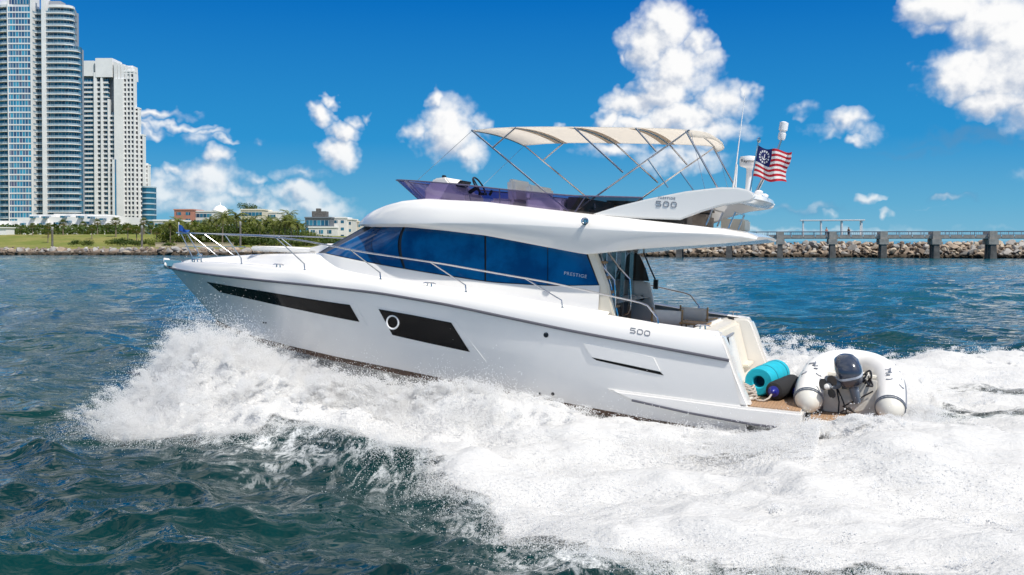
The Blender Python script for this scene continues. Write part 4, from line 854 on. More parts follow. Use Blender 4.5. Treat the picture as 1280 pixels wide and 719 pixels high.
# aft bulkhead, pillar, door, starboard wing panel, stairs
mb=MB(); mb.prism([(3.02,2.92),(2.86,2.92),(2.62,2.36),(2.46,1.80),(2.45,1.66),(2.78,1.66),(2.76,2.33)],1.50,1.665); mb.build('aft_pillar',M['cream'],dh,bevel=.02)
mb=MB(); mb.box(2.96,3.02,-1.5,1.5,1.05,3.05); mb.build('salon_door',M['glassdk'],dh,smooth=0)
for y in (-1.45,-.75,-.05,.65): mb=MB(); mb.box(2.92,2.96,y,y+.06,1.05,3.0); mb.build('door_frame',M['steel'],dh,smooth=0)
mb=MB(); mb.prism([(3.0,1.06),(2.40,1.06),(2.44,1.6),(2.50,1.95),(2.60,2.31),(3.0,2.31)],-1.62,-1.50); wp=mb.build('wing_panel',M['panelg'],dh,bevel=.02)
mb=MB(); mb.prism([(3.0,2.325),(2.605,2.325),(2.70,2.60),(2.83,2.86),(3.0,2.95)],-1.59,-1.55); mb.build('tinted_pane',M['brownglass'],wp,smooth=0)
for x in (2.86,2.73): mb=MB(); mb.lathe([(.055,0),(.055,.02),(.045,.024),(.02,.008),(.001,.008)],16,mat=Matrix.Translation((x,-1.50,1.97))@Matrix.Rotation(-PI/2,4,'X')); mb.build('speaker',M['black'],wp)
mb=MB(); mb.box(2.56,2.92,-1.5,-1.488,1.15,1.5); mb.box(2.62,2.92,-1.5,-1.488,2.06,2.27); mb.build('locker_door',M['gel'],wp,bevel=.008)
mb=MB(); mb.tube([(3.0,-1.47,1.06),(3.0,-1.47,3.0)],.022,8); mb.build('support_pole',M['steel'],dh)
mb=MB(); mb.tube([(2.78,-1.66,2.92),(2.64,-1.72,2.6),(2.52,-1.74,2.36)],.018,8); mb.box(2.46,2.55,-1.78,-1.70,2.16,2.36); mb.build('stern_light',M['black'],dh)
st_=MB()
for y in (.98,1.38): st_.tube([(2.45,y,1.06),(2.56,y,1.7),(2.74,y,2.32),(2.98,y,2.95)],.02,8)
sto=st_.build('flybridge_ladder',M['steel'],yacht)
for z in (1.4,1.68,1.95,2.21,2.47,2.74):
    x=float(np.interp(z,[1.06,1.7,2.32,2.95],[2.45,2.56,2.74,2.98])); mb=MB(); mb.box(x-.10,x+.12,1.0,1.36,z-.02,z+.02); mb.build('tread',M['woodlt'],sto,bevel=.008)
for y,pts in ((1.42,[(2.95,2.93),(2.78,2.66),(2.56,2.44),(2.53,2.2),(2.52,1.86),(2.55,1.76),(2.62,1.72)]),(.92,[(2.84,2.93),(2.62,2.66),(2.40,2.45),(2.37,2.2),(2.36,1.92),(2.40,1.82),(2.48,1.78)])):
    mb=MB(); mb.tube([(x,y,z) for x,z in pts],.018,8); mb.build('handrail',M['steel'],sto)
# ------------------------------------------------------------------ flybridge body
ZT=[(8.42,3.255),(8.25,3.305),(8.0,3.39),(7.6,3.53),(7.2,3.645),(6.8,3.73),(6.3,3.78),(5.03,3.76),(3.92,3.67),(3.28,3.62),(2.05,3.53),(1.2,3.47),(.6,3.42),(.25,3.36),(.08,3.30)]
ZC=[(8.42,3.245),(7.6,3.265),(7,3.29),(4.92,3.36),(4.1,3.36),(3,3.34),(2,3.32),(.6,3.33),(.25,3.31),(.08,3.285)]
ZL=[(8.42,3.225),(7.58,3.205),(6.6,3.235),(5.8,3.20),(4.92,3.14),(3.6,2.965),(3.0,2.885),(2.85,2.90),(2.0,3.03),(1.08,3.13),(.24,3.23),(.08,3.265)]
def kx(x): 
    k=1.0
    if x>5.6: k=max(.0,1-((x-5.6)/2.82)**2.5)**.5
    if x<.9: k=1-.16*((.9-x)/.82)**2.2
    return k
def fsec(x):
    k=kx(x); zt,zc,zl=interp(ZT,x,1),interp(ZC,x,1),interp(ZL,x,1); yb,yc,yt=1.86*k,1.965*k,1.74*k
    ins=[(yb-.28*k,zl+.0),(yb-.02,zl-.002),(yb,zl+.012),((yb+yc)/2+.02*k,(zl+zc)/2),(yc,zc-.008),(yc,zc+.012),((yc*.55+yt*.45)+.035*k,zc+(zt-zc)*.55),(yt+.05*k,zt-.03*k),(yt,zt),(yt-.10*k,zt+.012)]
    op=(.75<x<6.05)
    fl=3.42 if op else zt+.03
    ins+= [(yt-.17*k,zt-.02 if op else zt+.018),(yt-.2*k,fl if op else zt+.022),(.9*k*.9,fl),(0,fl)]
    return [(0,zl+.03)]+ins
xs=np.concatenate([np.linspace(8.418,8.2,6),np.linspace(8.1,6.06,20),[6.045],np.linspace(5.9,.8,34),[.74],np.linspace(.6,.08,7)])
rows=[[(x,y,z) for y,z in fsec(x)] for x in xs]
mb=MB(); mb.grid(rows); e=rows[-1]; mb.add(e,[tuple(range(len(e)))]); e0=rows[0]; mb.add(e0,[tuple(range(len(e0)))[::-1]]); mb.mirror(); fly=mb.build('flybridge',M['gel'],yacht,smooth=32)
mb=MB(); c=Vector((2.97,1.99,3.46)); mb.lathe([(.03,0),(.035,.06),(.06,.09),(.07,.11),(.05,.115),(.02,.08)],14,mat=Matrix.Translation((2.97,1.93,3.47))@Matrix.Rotation(-PI/2,4,'X')); mb.build('horn',M['steel'],fly)
# low tinted windscreen round the flybridge
ST=[(7.62,0,4.20),(7.52,.6,4.19),(7.18,1.12,4.17),(6.5,1.56,4.13),(5.5,1.63,4.075),(4.86,1.63,4.02),(3.4,1.63,3.925),(2.6,1.63,3.93),(2.05,1.60,3.93)]
SB=[(7.05,0,3.76),(6.95,.6,3.77),(6.70,1.08,3.77),(6.2,1.45,3.775),(5.4,1.55,3.755),(4.85,1.57,3.74),(3.58,1.58,3.64),(2.86,1.58,3.59),(2.1,1.56,3.53)]
s_t,s_b=rs(ST,60),rs(SB,60)
for nm,a,b,m_ in (('windscreen_panel',0,30,M['purple']),('windscreen_panel',30,46,M['purple']),('windscreen_panel',46,60,M['smoke'])):
    for sg in (1,-1):
        mb=MB(); f=lambda q:(q[0],sg*q[1],q[2]); mb.grid([[f(s_b[i]*(1-w)+s_t[i]*w) for i in range(a,min(60,b+1))] for w in (0,.5,1)]); mb.build(nm,m_,fly)
mb=MB()
for sg in (1,-1): mb.tube([(q[0],sg*q[1],q[2]) for q in s_t],.014,8)
for sg in (1,-1):
    for i in (18,30,37,47): mb.tube([(s_b[i][0],sg*s_b[i][1],s_b[i][2]),(s_t[i][0],sg*s_t[i][1],s_t[i][2])],.011,6)
mb.build('windscreen_frame',pmat('dark_purple_frame',(.10,.09,.16),.3),fly)
# helm console, wheel, seats
mb=MB(); mb.prism([(6.62,3.74),(6.62,4.0),(6.42,4.22),(6.18,4.25),(5.92,3.98),(5.72,3.93),(5.70,3.42),(6.62,3.42)],.15,1.05); hc=mb.build('helm_console',M['vinyl'],fly,bevel=.03)
mb=MB(); mb.obox((6.0,.6,4.12),(.04,.5,.22),(0,-.75,0)); mb.obox((6.36,.72,4.27),(.06,.10,.07)); mb.build('instrument_screen',M['black'],hc,bevel=.01)
wm=Matrix.Translation((5.64,.6,4.11))@Matrix.Rotation(-1.0,4,'Y'); mb=MB(); mb.tube([wm@Vector((.20*math.cos(a),.20*math.sin(a),0)) for a in np.linspace(0,2*PI,25)[:-1]],.018,8,closed=True)
for a in (0.5,2.6,4.7): mb.tube([wm@Vector((0,0,-.03)),wm@Vector((.19*math.cos(a),.19*math.sin(a),0))],.014,6)
mb.tube([wm@Vector((0,0,-.02)),wm@Vector((0,0,-.26))],.04,8); mb.build('steering_wheel',M['black'],hc)
mb=MB(); mb.tube([(5.55,.25,3.95),(5.5,.25,4.05)],.03,8); mb.obox((5.68,.3,3.97),(.14,.12,.05)); mb.build('throttle',M['black'],hc)
mb=MB(); mb.box(4.75,5.2,.05,1.05,3.42,3.86); mb.obox((4.78,.55,4.02),(.16,1.0,.44),(0,.12,0)); mb.build('helm_seat',M['vinyl'],fly,bevel=.05)
mb=MB(); mb.box(3.7,4.45,-.2,1.1,3.42,3.9); mb.obox((4.40,.45,3.99),(.14,1.3,.3)); mb.build('companion_seat',M['vinyl'],fly,bevel=.05)
mb=MB(); mb.box(1.3,3.6,-1.45,-.75,3.42,3.74); mb.box(1.3,3.6,-1.5,-1.3,3.74,3.98); mb.box(3.3,3.6,-1.3,1.3,3.42,3.92); mb.box(1.3,3.1,.85,1.45,3.42,3.74); mb.build('settee',M['taupe'],fly,bevel=.05)
mb=MB(); mb.box(5.0,5.9,-1.4,-.1,3.42,3.80); mb.build('sun_pad',M['vinyl'],fly,bevel=.05)
mb=MB(); mb.box(2.0,2.9,-.5,.4,3.78,3.82); mb.tube([(2.45,-.05,3.42),(2.45,-.05,3.78)],.05,10); mb.build('table',M['woodlt'],fly)
# ------------------------------------------------------------------ radar arch
AP=[(2.98,3.60),(2.5,3.765),(1.97,3.91),(1.3,4.06),(.7,4.145),(.42,4.145),(.24,4.11),(.14,4.04),(.13,3.97),(.20,3.915),(.36,3.885),(.64,3.84),(1.0,3.72),(1.38,3.56),(2.2,3.56),(2.87,3.57)]
def outl(off=0): return AP
arch=None
for sg in (1,-1):
    a,b=sorted((sg*1.49,sg*1.63)); mb=MB(); mb.prism(AP,a,b); q=mb.build('arch_leg' if arch else 'radar_arch',M['gel'],arch or yacht,bevel=.025); arch=arch or q
mb=MB(); P2=[(.95,4.10),(.7,4.15),(.42,4.15),(.22,4.115),(.05,4.04),(.04,3.97),(.14,3.905),(.4,3.89),(.8,4.0)]
mb.rings([[(x+(.12*(y/1.49)**2 if x<.3 else 0),y,z) for x,z in P2] for y in np.linspace(-1.488,1.488,15)]); mb.build('arch_roof',M['gel'],arch,smooth=40)
mb=MB()
for x,z in ((.95,3.5),(.55,3.46)): mb.tube([(x+.1,.9,z),(x,.9,z+.28),(x,-.3,z+.28),(x+.1,-.3,z)],.015,6)
mb.build('grill_rail',M['steel'],arch)
mb=MB(); mb.box(.55,1.0,-1.2,-.4,3.42,3.66); mb.build('wet_bar',M['cream'],arch,bevel=.03)
DIG={'0':[(-.5,-.3),(-.5,.3),(-.3,.5),(.3,.5),(.5,.3),(.5,-.3),(.3,-.5),(-.3,-.5),(-.5,-.3)],'5':[(.5,.5),(-.48,.5),(-.48,.06),(.3,.06),(.5,-.1),(.5,-.36),(.34,-.5),(-.5,-.5)]}
def digits(name,par,x0,z0,w,h,step,slope,yf,r=.0085):
    for i,ch in enumerate('500'):
        xc=x0-i*step; zc=z0+slope*(xc-x0); P_q=[]
        for (p,q),(p2,q2) in zip(DIG[ch][:-1],DIG[ch][1:]):
            for t_ in (0,.5): P_q.append((p+(p2-p)*t_,q+(q2-q)*t_))
        P_q.append(DIG[ch][-1]); pts=[]
        for p,q in P_q: x=xc-p*w; z=zc+q*h+slope*(x-xc); pts.append((x,yf(x,z)+.003,z))
        mb=MB(); mb.tube(pts,r,6); mb.build(name,M['greyl'],par)
digits('arch_lettering',arch,1.765,3.83,.085,.085,.135,.03,lambda x,z:1.63)
sidetext('arch_lettering','PRESTIGE',.055,M['greyl'],arch,1.63,1.632,3.93,-.03,1.25,1.1)
BR=[(w,RUB*(1-w)+BUL*w+np.array([0,o,0])) for w,o in ((.0,.004),(.25,.03),(.5,.045),(.75,.035),(.92,.012),(1,0))]
def bul_y(x,z): return float(np.interp(z,[np.interp(x,q[:,0],q[:,2]) for _,q in BR],[np.interp(x,q[:,0],q[:,1]) for _,q in BR]))
digits('side_lettering',bul,2.0,1.625,.085,.075,.125,.105,bul_y)
mb=MB(); mb.lathe([(.06,4.12),(.05,4.55),(.07,4.60),(.17,4.63),(.19,4.68),(.19,4.76),(.17,4.81),(.02,4.83)],20,mat=Matrix.Translation((.46,.0,0))); rd=mb.build('radome',M['white'],arch)
sidetext('radome_lettering','Raymarine',.082,M['black'],rd,.42,.197,4.715,0,1,1)
mb=MB(); mb.tube([(.86,-.8,4.10),(.86,-.8,4.30),(.845,-.8,4.4),(.72,-.8,6.12)],[.022,.022,.014,.006],8); mb.tube([(.80,-.7,4.10),(.79,-.7,4.72)],[.02,.014],8); mb.build('whip_antenna',M['white'],arch)
mb=MB(); mb.tube([(.38,-.3,4.1),(-.0,-.3,4.98)],.032,8); mb.tube([(.0,-.3,4.98),(-.06,-.3,5.18)],.02,8); mb.tube([(.12,-.3,4.75),(.3,-.3,4.88),(.42,-.3,4.84)],.014,6); lm_=mb.build('light_mast',M['steel'],arch)
mb=MB(); mb.lathe([(.055,0),(.07,.03),(.07,.12),(.055,.13),(.055,.16),(.08,.18),(.08,.32),(.03,.34)],14,mat=Matrix.Translation((-.055,-.3,5.16))@Matrix.Rotation(-.12,4,'Y')); mb.build('mast_light',M['white'],lm_)
mb=MB(); mb.lathe([(.05,4.08),(.085,4.12),(.09,4.15),(.04,4.18)],14,mat=Matrix.Translation((.28,-.9,0))); mb.lathe([(.05,4.05),(.07,4.09),(.07,4.13),(.03,4.15)],14,mat=Matrix.Translation((.16,.85,0))); mb.build('gps_dome',M['white'],arch)
mb=MB(); mb.tube([(.37,.5,4.08),(.255,.5,5.06)],.014,8); mb.lathe([(.02,5.02),(.035,5.05),(.03,5.1),(.005,5.12)],10,mat=Matrix.Translation((.25,.5,0))); mb.build('flag_staff',M['steel'],arch)
# ------------------------------------------------------------------ bimini
bim=MB(); CZ=[(5.49,5.13),(5.0,5.175),(4.55,5.195),(4.0,5.20),(3.45,5.198),(2.9,5.192),(2.3,5.185),(1.8,5.172),(1.5,5.165),(1.3,5.155),(1.15,5.14),(1.07,5.09),(1.04,5.02)]
rows=[]; 
for x,z in CZ:
    ed=.0
    rows.append([(x+.27*(y/1.42)**4*float(sstep(np.array(-x),-1.9,-1.04)),y,z+.055*(1-(y/1.4)**2)) for y in np.linspace(1.42,-1.42,21)])
bim.grid(rows)
bimini=bim.build('bimini_top',M['canvas'],yacht,smooth=50)
sm=bimini.modifiers.new('thick','SOLIDIFY'); sm.thickness=.012
mb=MB()
for x0 in (4.62,3.45,2.30): 
    z=float(np.interp(x0,[q[0] for q in CZ][::-1],[q[1] for q in CZ][::-1])); mb.grid([[(x,y,z+.055*(1-(y/1.4)**2)-.022) for y in np.linspace(1.40,-1.40,21)] for x in (x0-.14,x0,x0+.14)])
mb.build('bow_sleeve',pmat('sleeve_canvas',(.55,.47,.39),.85,trans=.4),bimini)
for sg in (1,-1):
    mb=MB(); y=sg*1.42
    tubes=[[(5.49,y,5.13),(3.47,y,3.64)],[(3.40,y,3.62),(1.33,y,5.14)],[(4.59,y,5.18),(5.04,y,4.80)],[(3.43,y,5.17),(2.49,y,4.38)],[(2.29,y,5.17),(1.90,y,4.76)],[(1.39,y,5.12),(.78,y,4.12)]]
    for t_ in tubes: mb.tube(t_,.0165,8)
    if sg<0: mb.tube([(3.47,y,3.64),(3.9,y,3.94)],.0165,8)
    mb.tube([(2.05,y,4.63),(1.66,y,4.13)],.014,6); mb.tube([(2.95,y,3.6),(3.0,y,3.8)],.02,8)
    mb.build('frame_tube',M['steel'],bimini)
mb=MB()
for x,z in ((5.48,5.125),(4.6,5.185),(3.44,5.18),(2.29,5.175),(1.36,5.14)): mb.tube([(x,1.42*math.sin(a),z+.055*math.cos(a)**2-.012) for a in np.linspace(-PI/2,PI/2,21)],.0155,8)
mb.build('canopy_bow',M['steel'],bimini)
for sg in (1,-1):
    for w_ in ([(5.5,sg*1.42,5.10),(6.55,sg*1.5,4.15)],[(1.3,sg*1.42,5.1),(1.0,sg*1.45,4.1)]): mb=MB(); mb.tube(w_,.004,5); mb.build('guy_wire',M['steel'],bimini)
# ------------------------------------------------------------------ guard rails
BY=lambda x: float(np.interp(x,BUL[:,0],BUL[:,1])); BZ=lambda x: float(np.interp(x,BUL[:,0],BUL[:,2]))
TOP=[(13.52,2.86),(12.6,2.885),(11.34,2.90),(9.99,2.915),(8.96,2.875),(7.46,2.715),(5.71,2.58),(3.52,2.35),(1.92,2.10)]
for sg in (1,-1):
    Q=smooth_curve([(x,(BY(x)-.03)*sg*(1 if x<13 else .55+.0*x),z) for x,z in TOP],60,2)
    path=[tuple(p) for p in Q[::-1]]
    end=[(1.80,sg*(BY(1.8)-.03),2.06),(1.62,sg*(BY(1.6)-.03),1.86),(1.60,sg*(BY(1.6)-.03),1.75)]
    mb=MB(); mb.tube(path+end,.0165,8); rail=mb.build('guard_rail',M['steel'],yacht)
    for bx,tx_ in ((12.72,13.35),(12.35,13.05),(10.81,11.45),(8.86,9.75),(7.0,7.75),(5.18,5.95),(3.32,4.05)):
        b_=(bx,sg*(BY(bx)-.045),BZ(bx)); t_=(tx_,sg*float(np.interp(tx_,Q[:,0],np.abs(Q[:,1]))),float(np.interp(tx_,Q[:,0],Q[:,2])))
        mb=MB(); v_=Vector(b_); kk=v_+Vector((.02,0,.13)); mb.tube([v_,kk,kk.lerp(Vector(t_),.12),t_],.0125,8); mb.lathe([(.03,0),(.03,.012),(.015,.02)],10,mat=Matrix.Translation(b_)); mb.build('stanchion',M['steel'],rail)
    if sg>0: mb=MB(); mb.tube([tuple(Q[-1]),(13.58,.02,2.87),(13.52,-Q[-1][1],2.86)],.0165,8); mb.build('pulpit_bar',M['steel'],rail)
    mb=MB(); mb.tube([(p[0],p[1],p[2]-(p[2]-BZ(p[0]))*.45) for p in Q[::-1] if 12.0<p[0]<13.3],.008,6); mb.build('lower_wire',M['steel'],rail)
for sg in (1,-1):
    pass
# ================================================================== things aboard, each of its own
def flagmat():
    m=bpy.data.materials.new('striped_flag_cloth'); m.use_nodes=True; t=NT(m.node_tree); b=t.n['Principled BSDF']; uvn=t.new('ShaderNodeUVMap'); s=t.new('ShaderNodeSeparateXYZ'); t.link(uvn.outputs[0],s.inputs[0]); U,V=s.outputs[0],s.outputs[1]
    k=t.m('FLOOR',t.m('MULTIPLY',V,13.)); odd=t.m('MODULO',k,2.); c=t.mix(odd,c4((.50,.015,.03)),c4((.80,.78,.76)))
    can=t.m('MULTIPLY',t.m('LESS_THAN',U,.42),t.m('GREATER_THAN',V,6/13))
    dx_=t.m('MULTIPLY',t.m('SUBTRACT',U,.21),1.5); dy_=t.m('SUBTRACT',V,.73); rr=t.m('SQRT',t.m('ADD',t.m('MULTIPLY',dx_,dx_),t.m('MULTIPLY',dy_,dy_))); an=t.m('ARCTAN2',dy_,dx_)
    fa=t.m('ABSOLUTE',t.m('SUBTRACT',t.m('FRACT',t.m('ADD',t.m('MULTIPLY',an,13/(2*PI)),20.)),.5)); star=t.m('MULTIPLY',t.m('LESS_THAN',fa,.30),t.m('LESS_THAN',t.m('ABSOLUTE',t.m('SUBTRACT',rr,.185)),.032))
    anc=t.m('MAXIMUM',t.m('MULTIPLY',t.m('LESS_THAN',t.m('ABSOLUTE',dx_),.014),t.m('LESS_THAN',t.m('ABSOLUTE',dy_),.10)),t.m('MULTIPLY',t.m('LESS_THAN',t.m('ABSOLUTE',t.m('SUBTRACT',rr,.09)),.014),t.m('LESS_THAN',dy_,-.01)))
    cc=t.mix(t.m('MAXIMUM',star,anc),c4((.015,.02,.12)),c4((.8,.8,.8))); t.link(t.mix(can,c,cc),b.inputs['Base Color']); b.inputs['Roughness'].default_value=.8
    tr=t.new('ShaderNodeBsdfTranslucent'); t.link(t.mix(can,c,cc),tr.inputs[0]); mx=t.new('ShaderNodeMixShader'); mx.inputs[0].default_value=.3; t.link(b.outputs[0],mx.inputs[1]); t.link(tr.outputs[0],mx.inputs[2]); t.link(mx.outputs[0],t.n['Material Output'].inputs[0]); return m
def cloth(name,mat,nu,nv,fn):
    vs=[fn(i/nu,j/nv) for j in range(nv+1) for i in range(nu+1)]; fs=[(j*(nu+1)+i,j*(nu+1)+i+1,(j+1)*(nu+1)+i+1,(j+1)*(nu+1)+i) for j in range(nv) for i in range(nu)]
    me=bpy.data.meshes.new(name); me.from_pydata(vs,[],fs); me.materials.append(mat); uv=me.uv_layers.new(name='UVMap')
    for l in me.loops: q=l.vertex_index; uv.data[l.index].uv=((q%(nu+1))/nu,(q//(nu+1))/nv)
    me.shade_smooth(); o=link(name,me); o.matrix_world=MY; return o
def fl1(u,v):
    x=.335-.085*v-.60*u; z=4.42+.55*v-.20*u+.10*u*u+.02*math.sin(u*9+v*3); x+=.02*math.sin(v*7)*u-.05*(1-abs(2*v-1))*u*u*-1
    return (x,.5+.055*math.sin(u*11+v*2.2)*min(1,u*3)+.02*math.sin(u*21+v*5)*u,z)
tag(cloth('flag',flagmat(),48,26,fl1),'red and white striped flag with blue star canton flying from the radar arch','flag')
def fl2(u,v): return (13.53-.30*u,.0+.03*math.sin(u*9+v*2)*u+.01,2.89+.17*v*(1-.75*u)+.02*math.sin(u*7)-.0*u)
burg=cloth('burgee',M['navy'],16,8,fl2); tag(burg,'small blue burgee flying from the bow rail of the yacht','flag')
mb=MB(); mb.tube([(13.53,.0,2.80),(13.54,0,3.12)],.012,6); mb.build('staff',M['white'],burg)
# cockpit chairs and table
def chair(lab,loc,rz):
    c=yth('deck_chair',lab,'chair',loc,Matrix.Rotation(rz,4,'Z'),'folding chairs in the cockpit')
    mb=MB(); mb.grid([[(x,-.25+.03*math.sin(PI*(x+.27)/.54),z) for x in np.linspace(-.27,.27,7)] for z in (.55,.7,.85)]); b_=mb.build('backrest',M['chairfab'],c); b_.modifiers.new('t','SOLIDIFY').thickness=.015
    mb=MB(); mb.box(-.27,.27,-.22,.22,.44,.46); mb.build('seat',M['chairfab'],c)
    for sx_ in (-.28,.28):
        mb=MB(); mb.tube([(sx_,-.25,.40),(sx_,-.25,.88)],.018,6); mb.tube([(sx_,.2,.40),(sx_,.2,.64)],.018,6); mb.obox((sx_,-.02,.65),(.05,.5,.025)); mb.tube([(sx_,-.22,.02),(sx_,.22,.42)],.016,6); mb.tube([(sx_,.22,.02),(sx_,-.22,.42)],.016,6); mb.build('side_frame',M['woodlt'],c)
    return c
chair('folding chair with grey cloth back nearest the port rail of the cockpit',(1.74,.35,1.05),PI)
chair('folding chair with grey cloth back farther in, beside the cockpit table',(1.36,-.55,1.07),PI*.93)
tb=yth('cockpit_table','small light wood table standing between the folding chairs','table',(1.25,.35,1.05)); mb=MB(); mb.box(-.25,.25,-.3,.3,.62,.65); mb.build('tabletop',M['woodlt'],tb,bevel=.006); mb=MB(); mb.tube([(0,0,0),(0,0,.62)],.04,10); mb.lathe([(.18,0),(.18,.02),(.05,.04)],14); mb.build('pedestal',M['steel'],tb)
# rolled foam mat
def cyl_between(a,b,prof,n=28):
    a,b=Vector(a),Vector(b); L=(b-a).length; q=(b-a).to_track_quat('Z','Y').to_matrix().to_4x4(); return Matrix.Translation(a)@q,L
A_,B_=Vector((.0,.86,.775)),Vector((-.16,-.62,.775)); m4,L=cyl_between(A_,B_,None)
ro_=yth('foam_mat','thick rolled turquoise foam mat lying on the swim step','foam mat'); mb=MB()
mb.lathe([(.10,.30),(.10,.02),(.12,0),(.225,0),(.25,.03),(.252,.3),(.252,L-.3),(.25,L-.03),(.22,L),(.1,L),(.1,L-.2)],32,mat=m4); mb.build('roll',M['teal'],ro_)
mb=MB(); mb.lathe([(.001,.28),(.098,.28),(.098,.29),(.001,.29)],24,mat=m4); mb.build('core',M['tealdk'],ro_)
for z in (.42,L-.25): mb=MB(); mb.lathe([(.250,z-.012),(.257,z-.01),(.257,z+.01),(.250,z+.012)],32,mat=m4); mb.build('strap',M['tealdk'],ro_)
def fender(lab,a,b,r):
    m4,L=cyl_between(a,b,None); f=yth('fender',lab,'fender',group='black boat fenders'); mb=MB(); mb.lathe([(r*.55,.02),(r*.86,.05),(r,.13),(r*1.02,L*.3),(r,L*.5),(r*1.02,L*.7),(r,L-.13),(r*.86,L-.05),(r*.55,L-.02)],24,mat=m4); mb.build('cover',M['fender'],f)
    for z,s in ((0,1),(L,-1)): mb=MB(); mb.lathe([(.02,z-s*.07),(.045,z-s*.05),(.06,z),(r*.58,z+s*.02),(r*.58,z+s*.06)],18,mat=m4); mb.build('end_cap',M['bluecap'],f)
    return f
fender('black covered fender with blue end lying against the rolled mat',(-.29,1.22,.68),(-.52,-.1,.69),.165)
fender('second black fender behind, half under the inflatable dinghy',(-.62,.62,.62),(-.80,-.65,.64),.14)
# mooring rope
rp_=yth('mooring_rope','beige mooring rope coiled by the port wing and tied to the fender','rope'); mb=MB(); rr=random.Random(4)
for k in range(5): c=Vector((.06+.02*k,1.28-.02*k,.55+.045*k)); mb.tube([c+Vector((math.cos(a)*(.10+.01*rr.random()),math.sin(a)*.12,.02*math.sin(3*a+k))) for a in np.linspace(0,2*PI,21)[:-1]],.018,6,closed=True)
mb.tube([(.02,1.35,.56),(-.06,1.42,.535),(-.16,1.40,.535),(-.24,1.33,.58),(-.28,1.25,.66)],.016,7); mb.build('coil',M['rope'],rp_)
wr=yth('door_strap','dark strap hanging down the transom door','strap'); mb=MB(); mb.tube([(.66,.30,1.47),(.62,.30,1.25),(.50,.33,.95),(.42,.42,.70),(.36,.55,.56)],.018,6); mb.build('strap',M['black'],wr)
# ------------------------------------------------------------------ inflatable dinghy, lying across the platform, stern to port
RD=Matrix(((0,1,0,0),(-1,0,0,0),(0,0,1,0),(0,0,0,1)))
dg=yth('inflatable_dinghy','white inflatable dinghy with outboard motor carried across the swim platform','dinghy',(-1.53,1.12,.42),RD)
yh=.635
P_=[(-.30,yh,.235),(-.14,yh,.325),(.06,yh,.395),(.4,yh,.45),(1.0,yh-.02,.52),(1.4,yh-.10,.58),(1.72,yh-.24,.63),(1.88,yh-.42,.655),(1.92,0,.67)]
P_=P_+[(x,-y,z) for x,y,z in P_[-2::-1]]; P_=np.array(P_); s=np.linspace(0,len(P_)-1,70); Q=np.stack([np.interp(s,np.arange(len(P_)),P_[:,k]) for k in range(3)],1)
for _ in range(8): A=Q.copy(); A[1:-1]=(Q[:-2]+2*Q[1:-1]+Q[2:])/4; Q=A
rad=[.232]*len(Q)
AX=Vector((-.86,0,-.51)).normalized()
def cap_(q,sg): return [(tuple(Vector(q)+AX*d_),r) for d_,r in ((.27,.02),(.262,.07),(.23,.125),(.17,.175),(.08,.218))]
c0=cap_(Q[0],1); c1=cap_(Q[-1],1)[::-1]
mb=MB(); mb.tube([tuple(p) for p in Q],rad,20); tube_=mb.build('tube',M['hypalon'],dg,smooth=60)
for cc_,q_ in ((c0,Q[0]),(c1[::-1],Q[-1])): mb=MB(); mb.tube([p for p,_ in cc_]+[tuple(q_)],[r for _,r in cc_]+[.2325],20); mb.build('stern_cone',M['hypbeige'],tube_,smooth=60)
mb=MB()
for sg in (1,-1):
    for dx_,r in ((-.335,.235),(-.375,.234)): mb.tube([Vector((-.30,sg*yh,.235))-AX*(.30+dx_+.03)*1.0+(Vector((0,math.cos(a)*r,0))+Vector((AX.z,0,-AX.x))*math.sin(a)*r) for a in np.linspace(0,2*PI,29)[:-1]],.010,6,closed=True)
mb.tube([tuple(p+np.array([0,0,0])+np.array([0,np.sign(p[1])*.232 if abs(p[1])>.3 else p[1]/.3*.2,-.0])+np.array([.232*max(0,(p[0]-1.45)/.47),0,0])) for p in Q],.022,6); mb.build('rubbing_strake',M['greyband'],tube_)
def patch(x,sg,ang,r=.05,sh='d'):
    c=Vector((x,sg*yh,float(np.interp(x,Q[:35,0],Q[:35,2])))); n=Vector((0,sg*math.sin(ang),math.cos(ang))); t_=Vector((1,0,0)); b2=n.cross(t_); mb=MB(); o=c+n*.234; pts=[o+t_*(math.cos(a)*r*(1.25 if sh=='d' else .8))+b2*math.sin(a)*r*(.8 if math.cos(a)>0 else 1.1)-n*.004 for a in np.linspace(0,2*PI,13)[:-1]]
    mb.tube(pts,.010,6,closed=True); mb.build('patch_ring',M['greyband'],tube_)
    mb=MB(); mb.add([tuple(p+n*.004) for p in pts],[tuple(range(12))]); mb.build('patch',M['hypbeige'],tube_)
for x,sg,a in ((.75,-1,-.25),(.50,-1,-.2),(.12,-1,-.15),(.0,-1,.75),(.7,1,.2),(.55,1,-.1),(.15,1,.6),(.1,1,-.5)): patch(x,sg,a,.045)
for sg in (1,-1):
    g_=[]
    for i in range(31):
        k=8+i*.72; q=Vector([float(np.interp(k,np.arange(len(Q)),Q[:,c_])) for c_ in range(3)]); q.y*=sg; g_.append(q+Vector((0,sg*.16,.17-.05*abs(math.sin(i*PI/6)))))
    mb=MB(); mb.tube(g_,.009,6); mb.build('grab_line',M['greyband'],tube_)
    mb=MB(); mb.lathe([(.035,0),(.035,.012),(.02,.016)],12,mat=Matrix.Translation((.32,sg*(yh-.05),.668))); mb.build('valve',M['greyband'],tube_)
    mb=MB(); mb.tube([(.45,sg*(yh-.02),.668),(.47,sg*(yh-.02),.72),(.65,sg*(yh-.02),.745),(.67,sg*(yh-.02),.70)],.014,6); mb.build('handle',M['greyband'],tube_)
mb=MB(); mb.prism([(-.40,.08),(-.42,.30),(-.60,.40),(.0,.12)][:0] or [(-.02,.0),(.0,.60),(.07,.60),(.06,.0)],-.42,.42); mb.build('transom_board',M['hypbeige'],dg,bevel=.015)
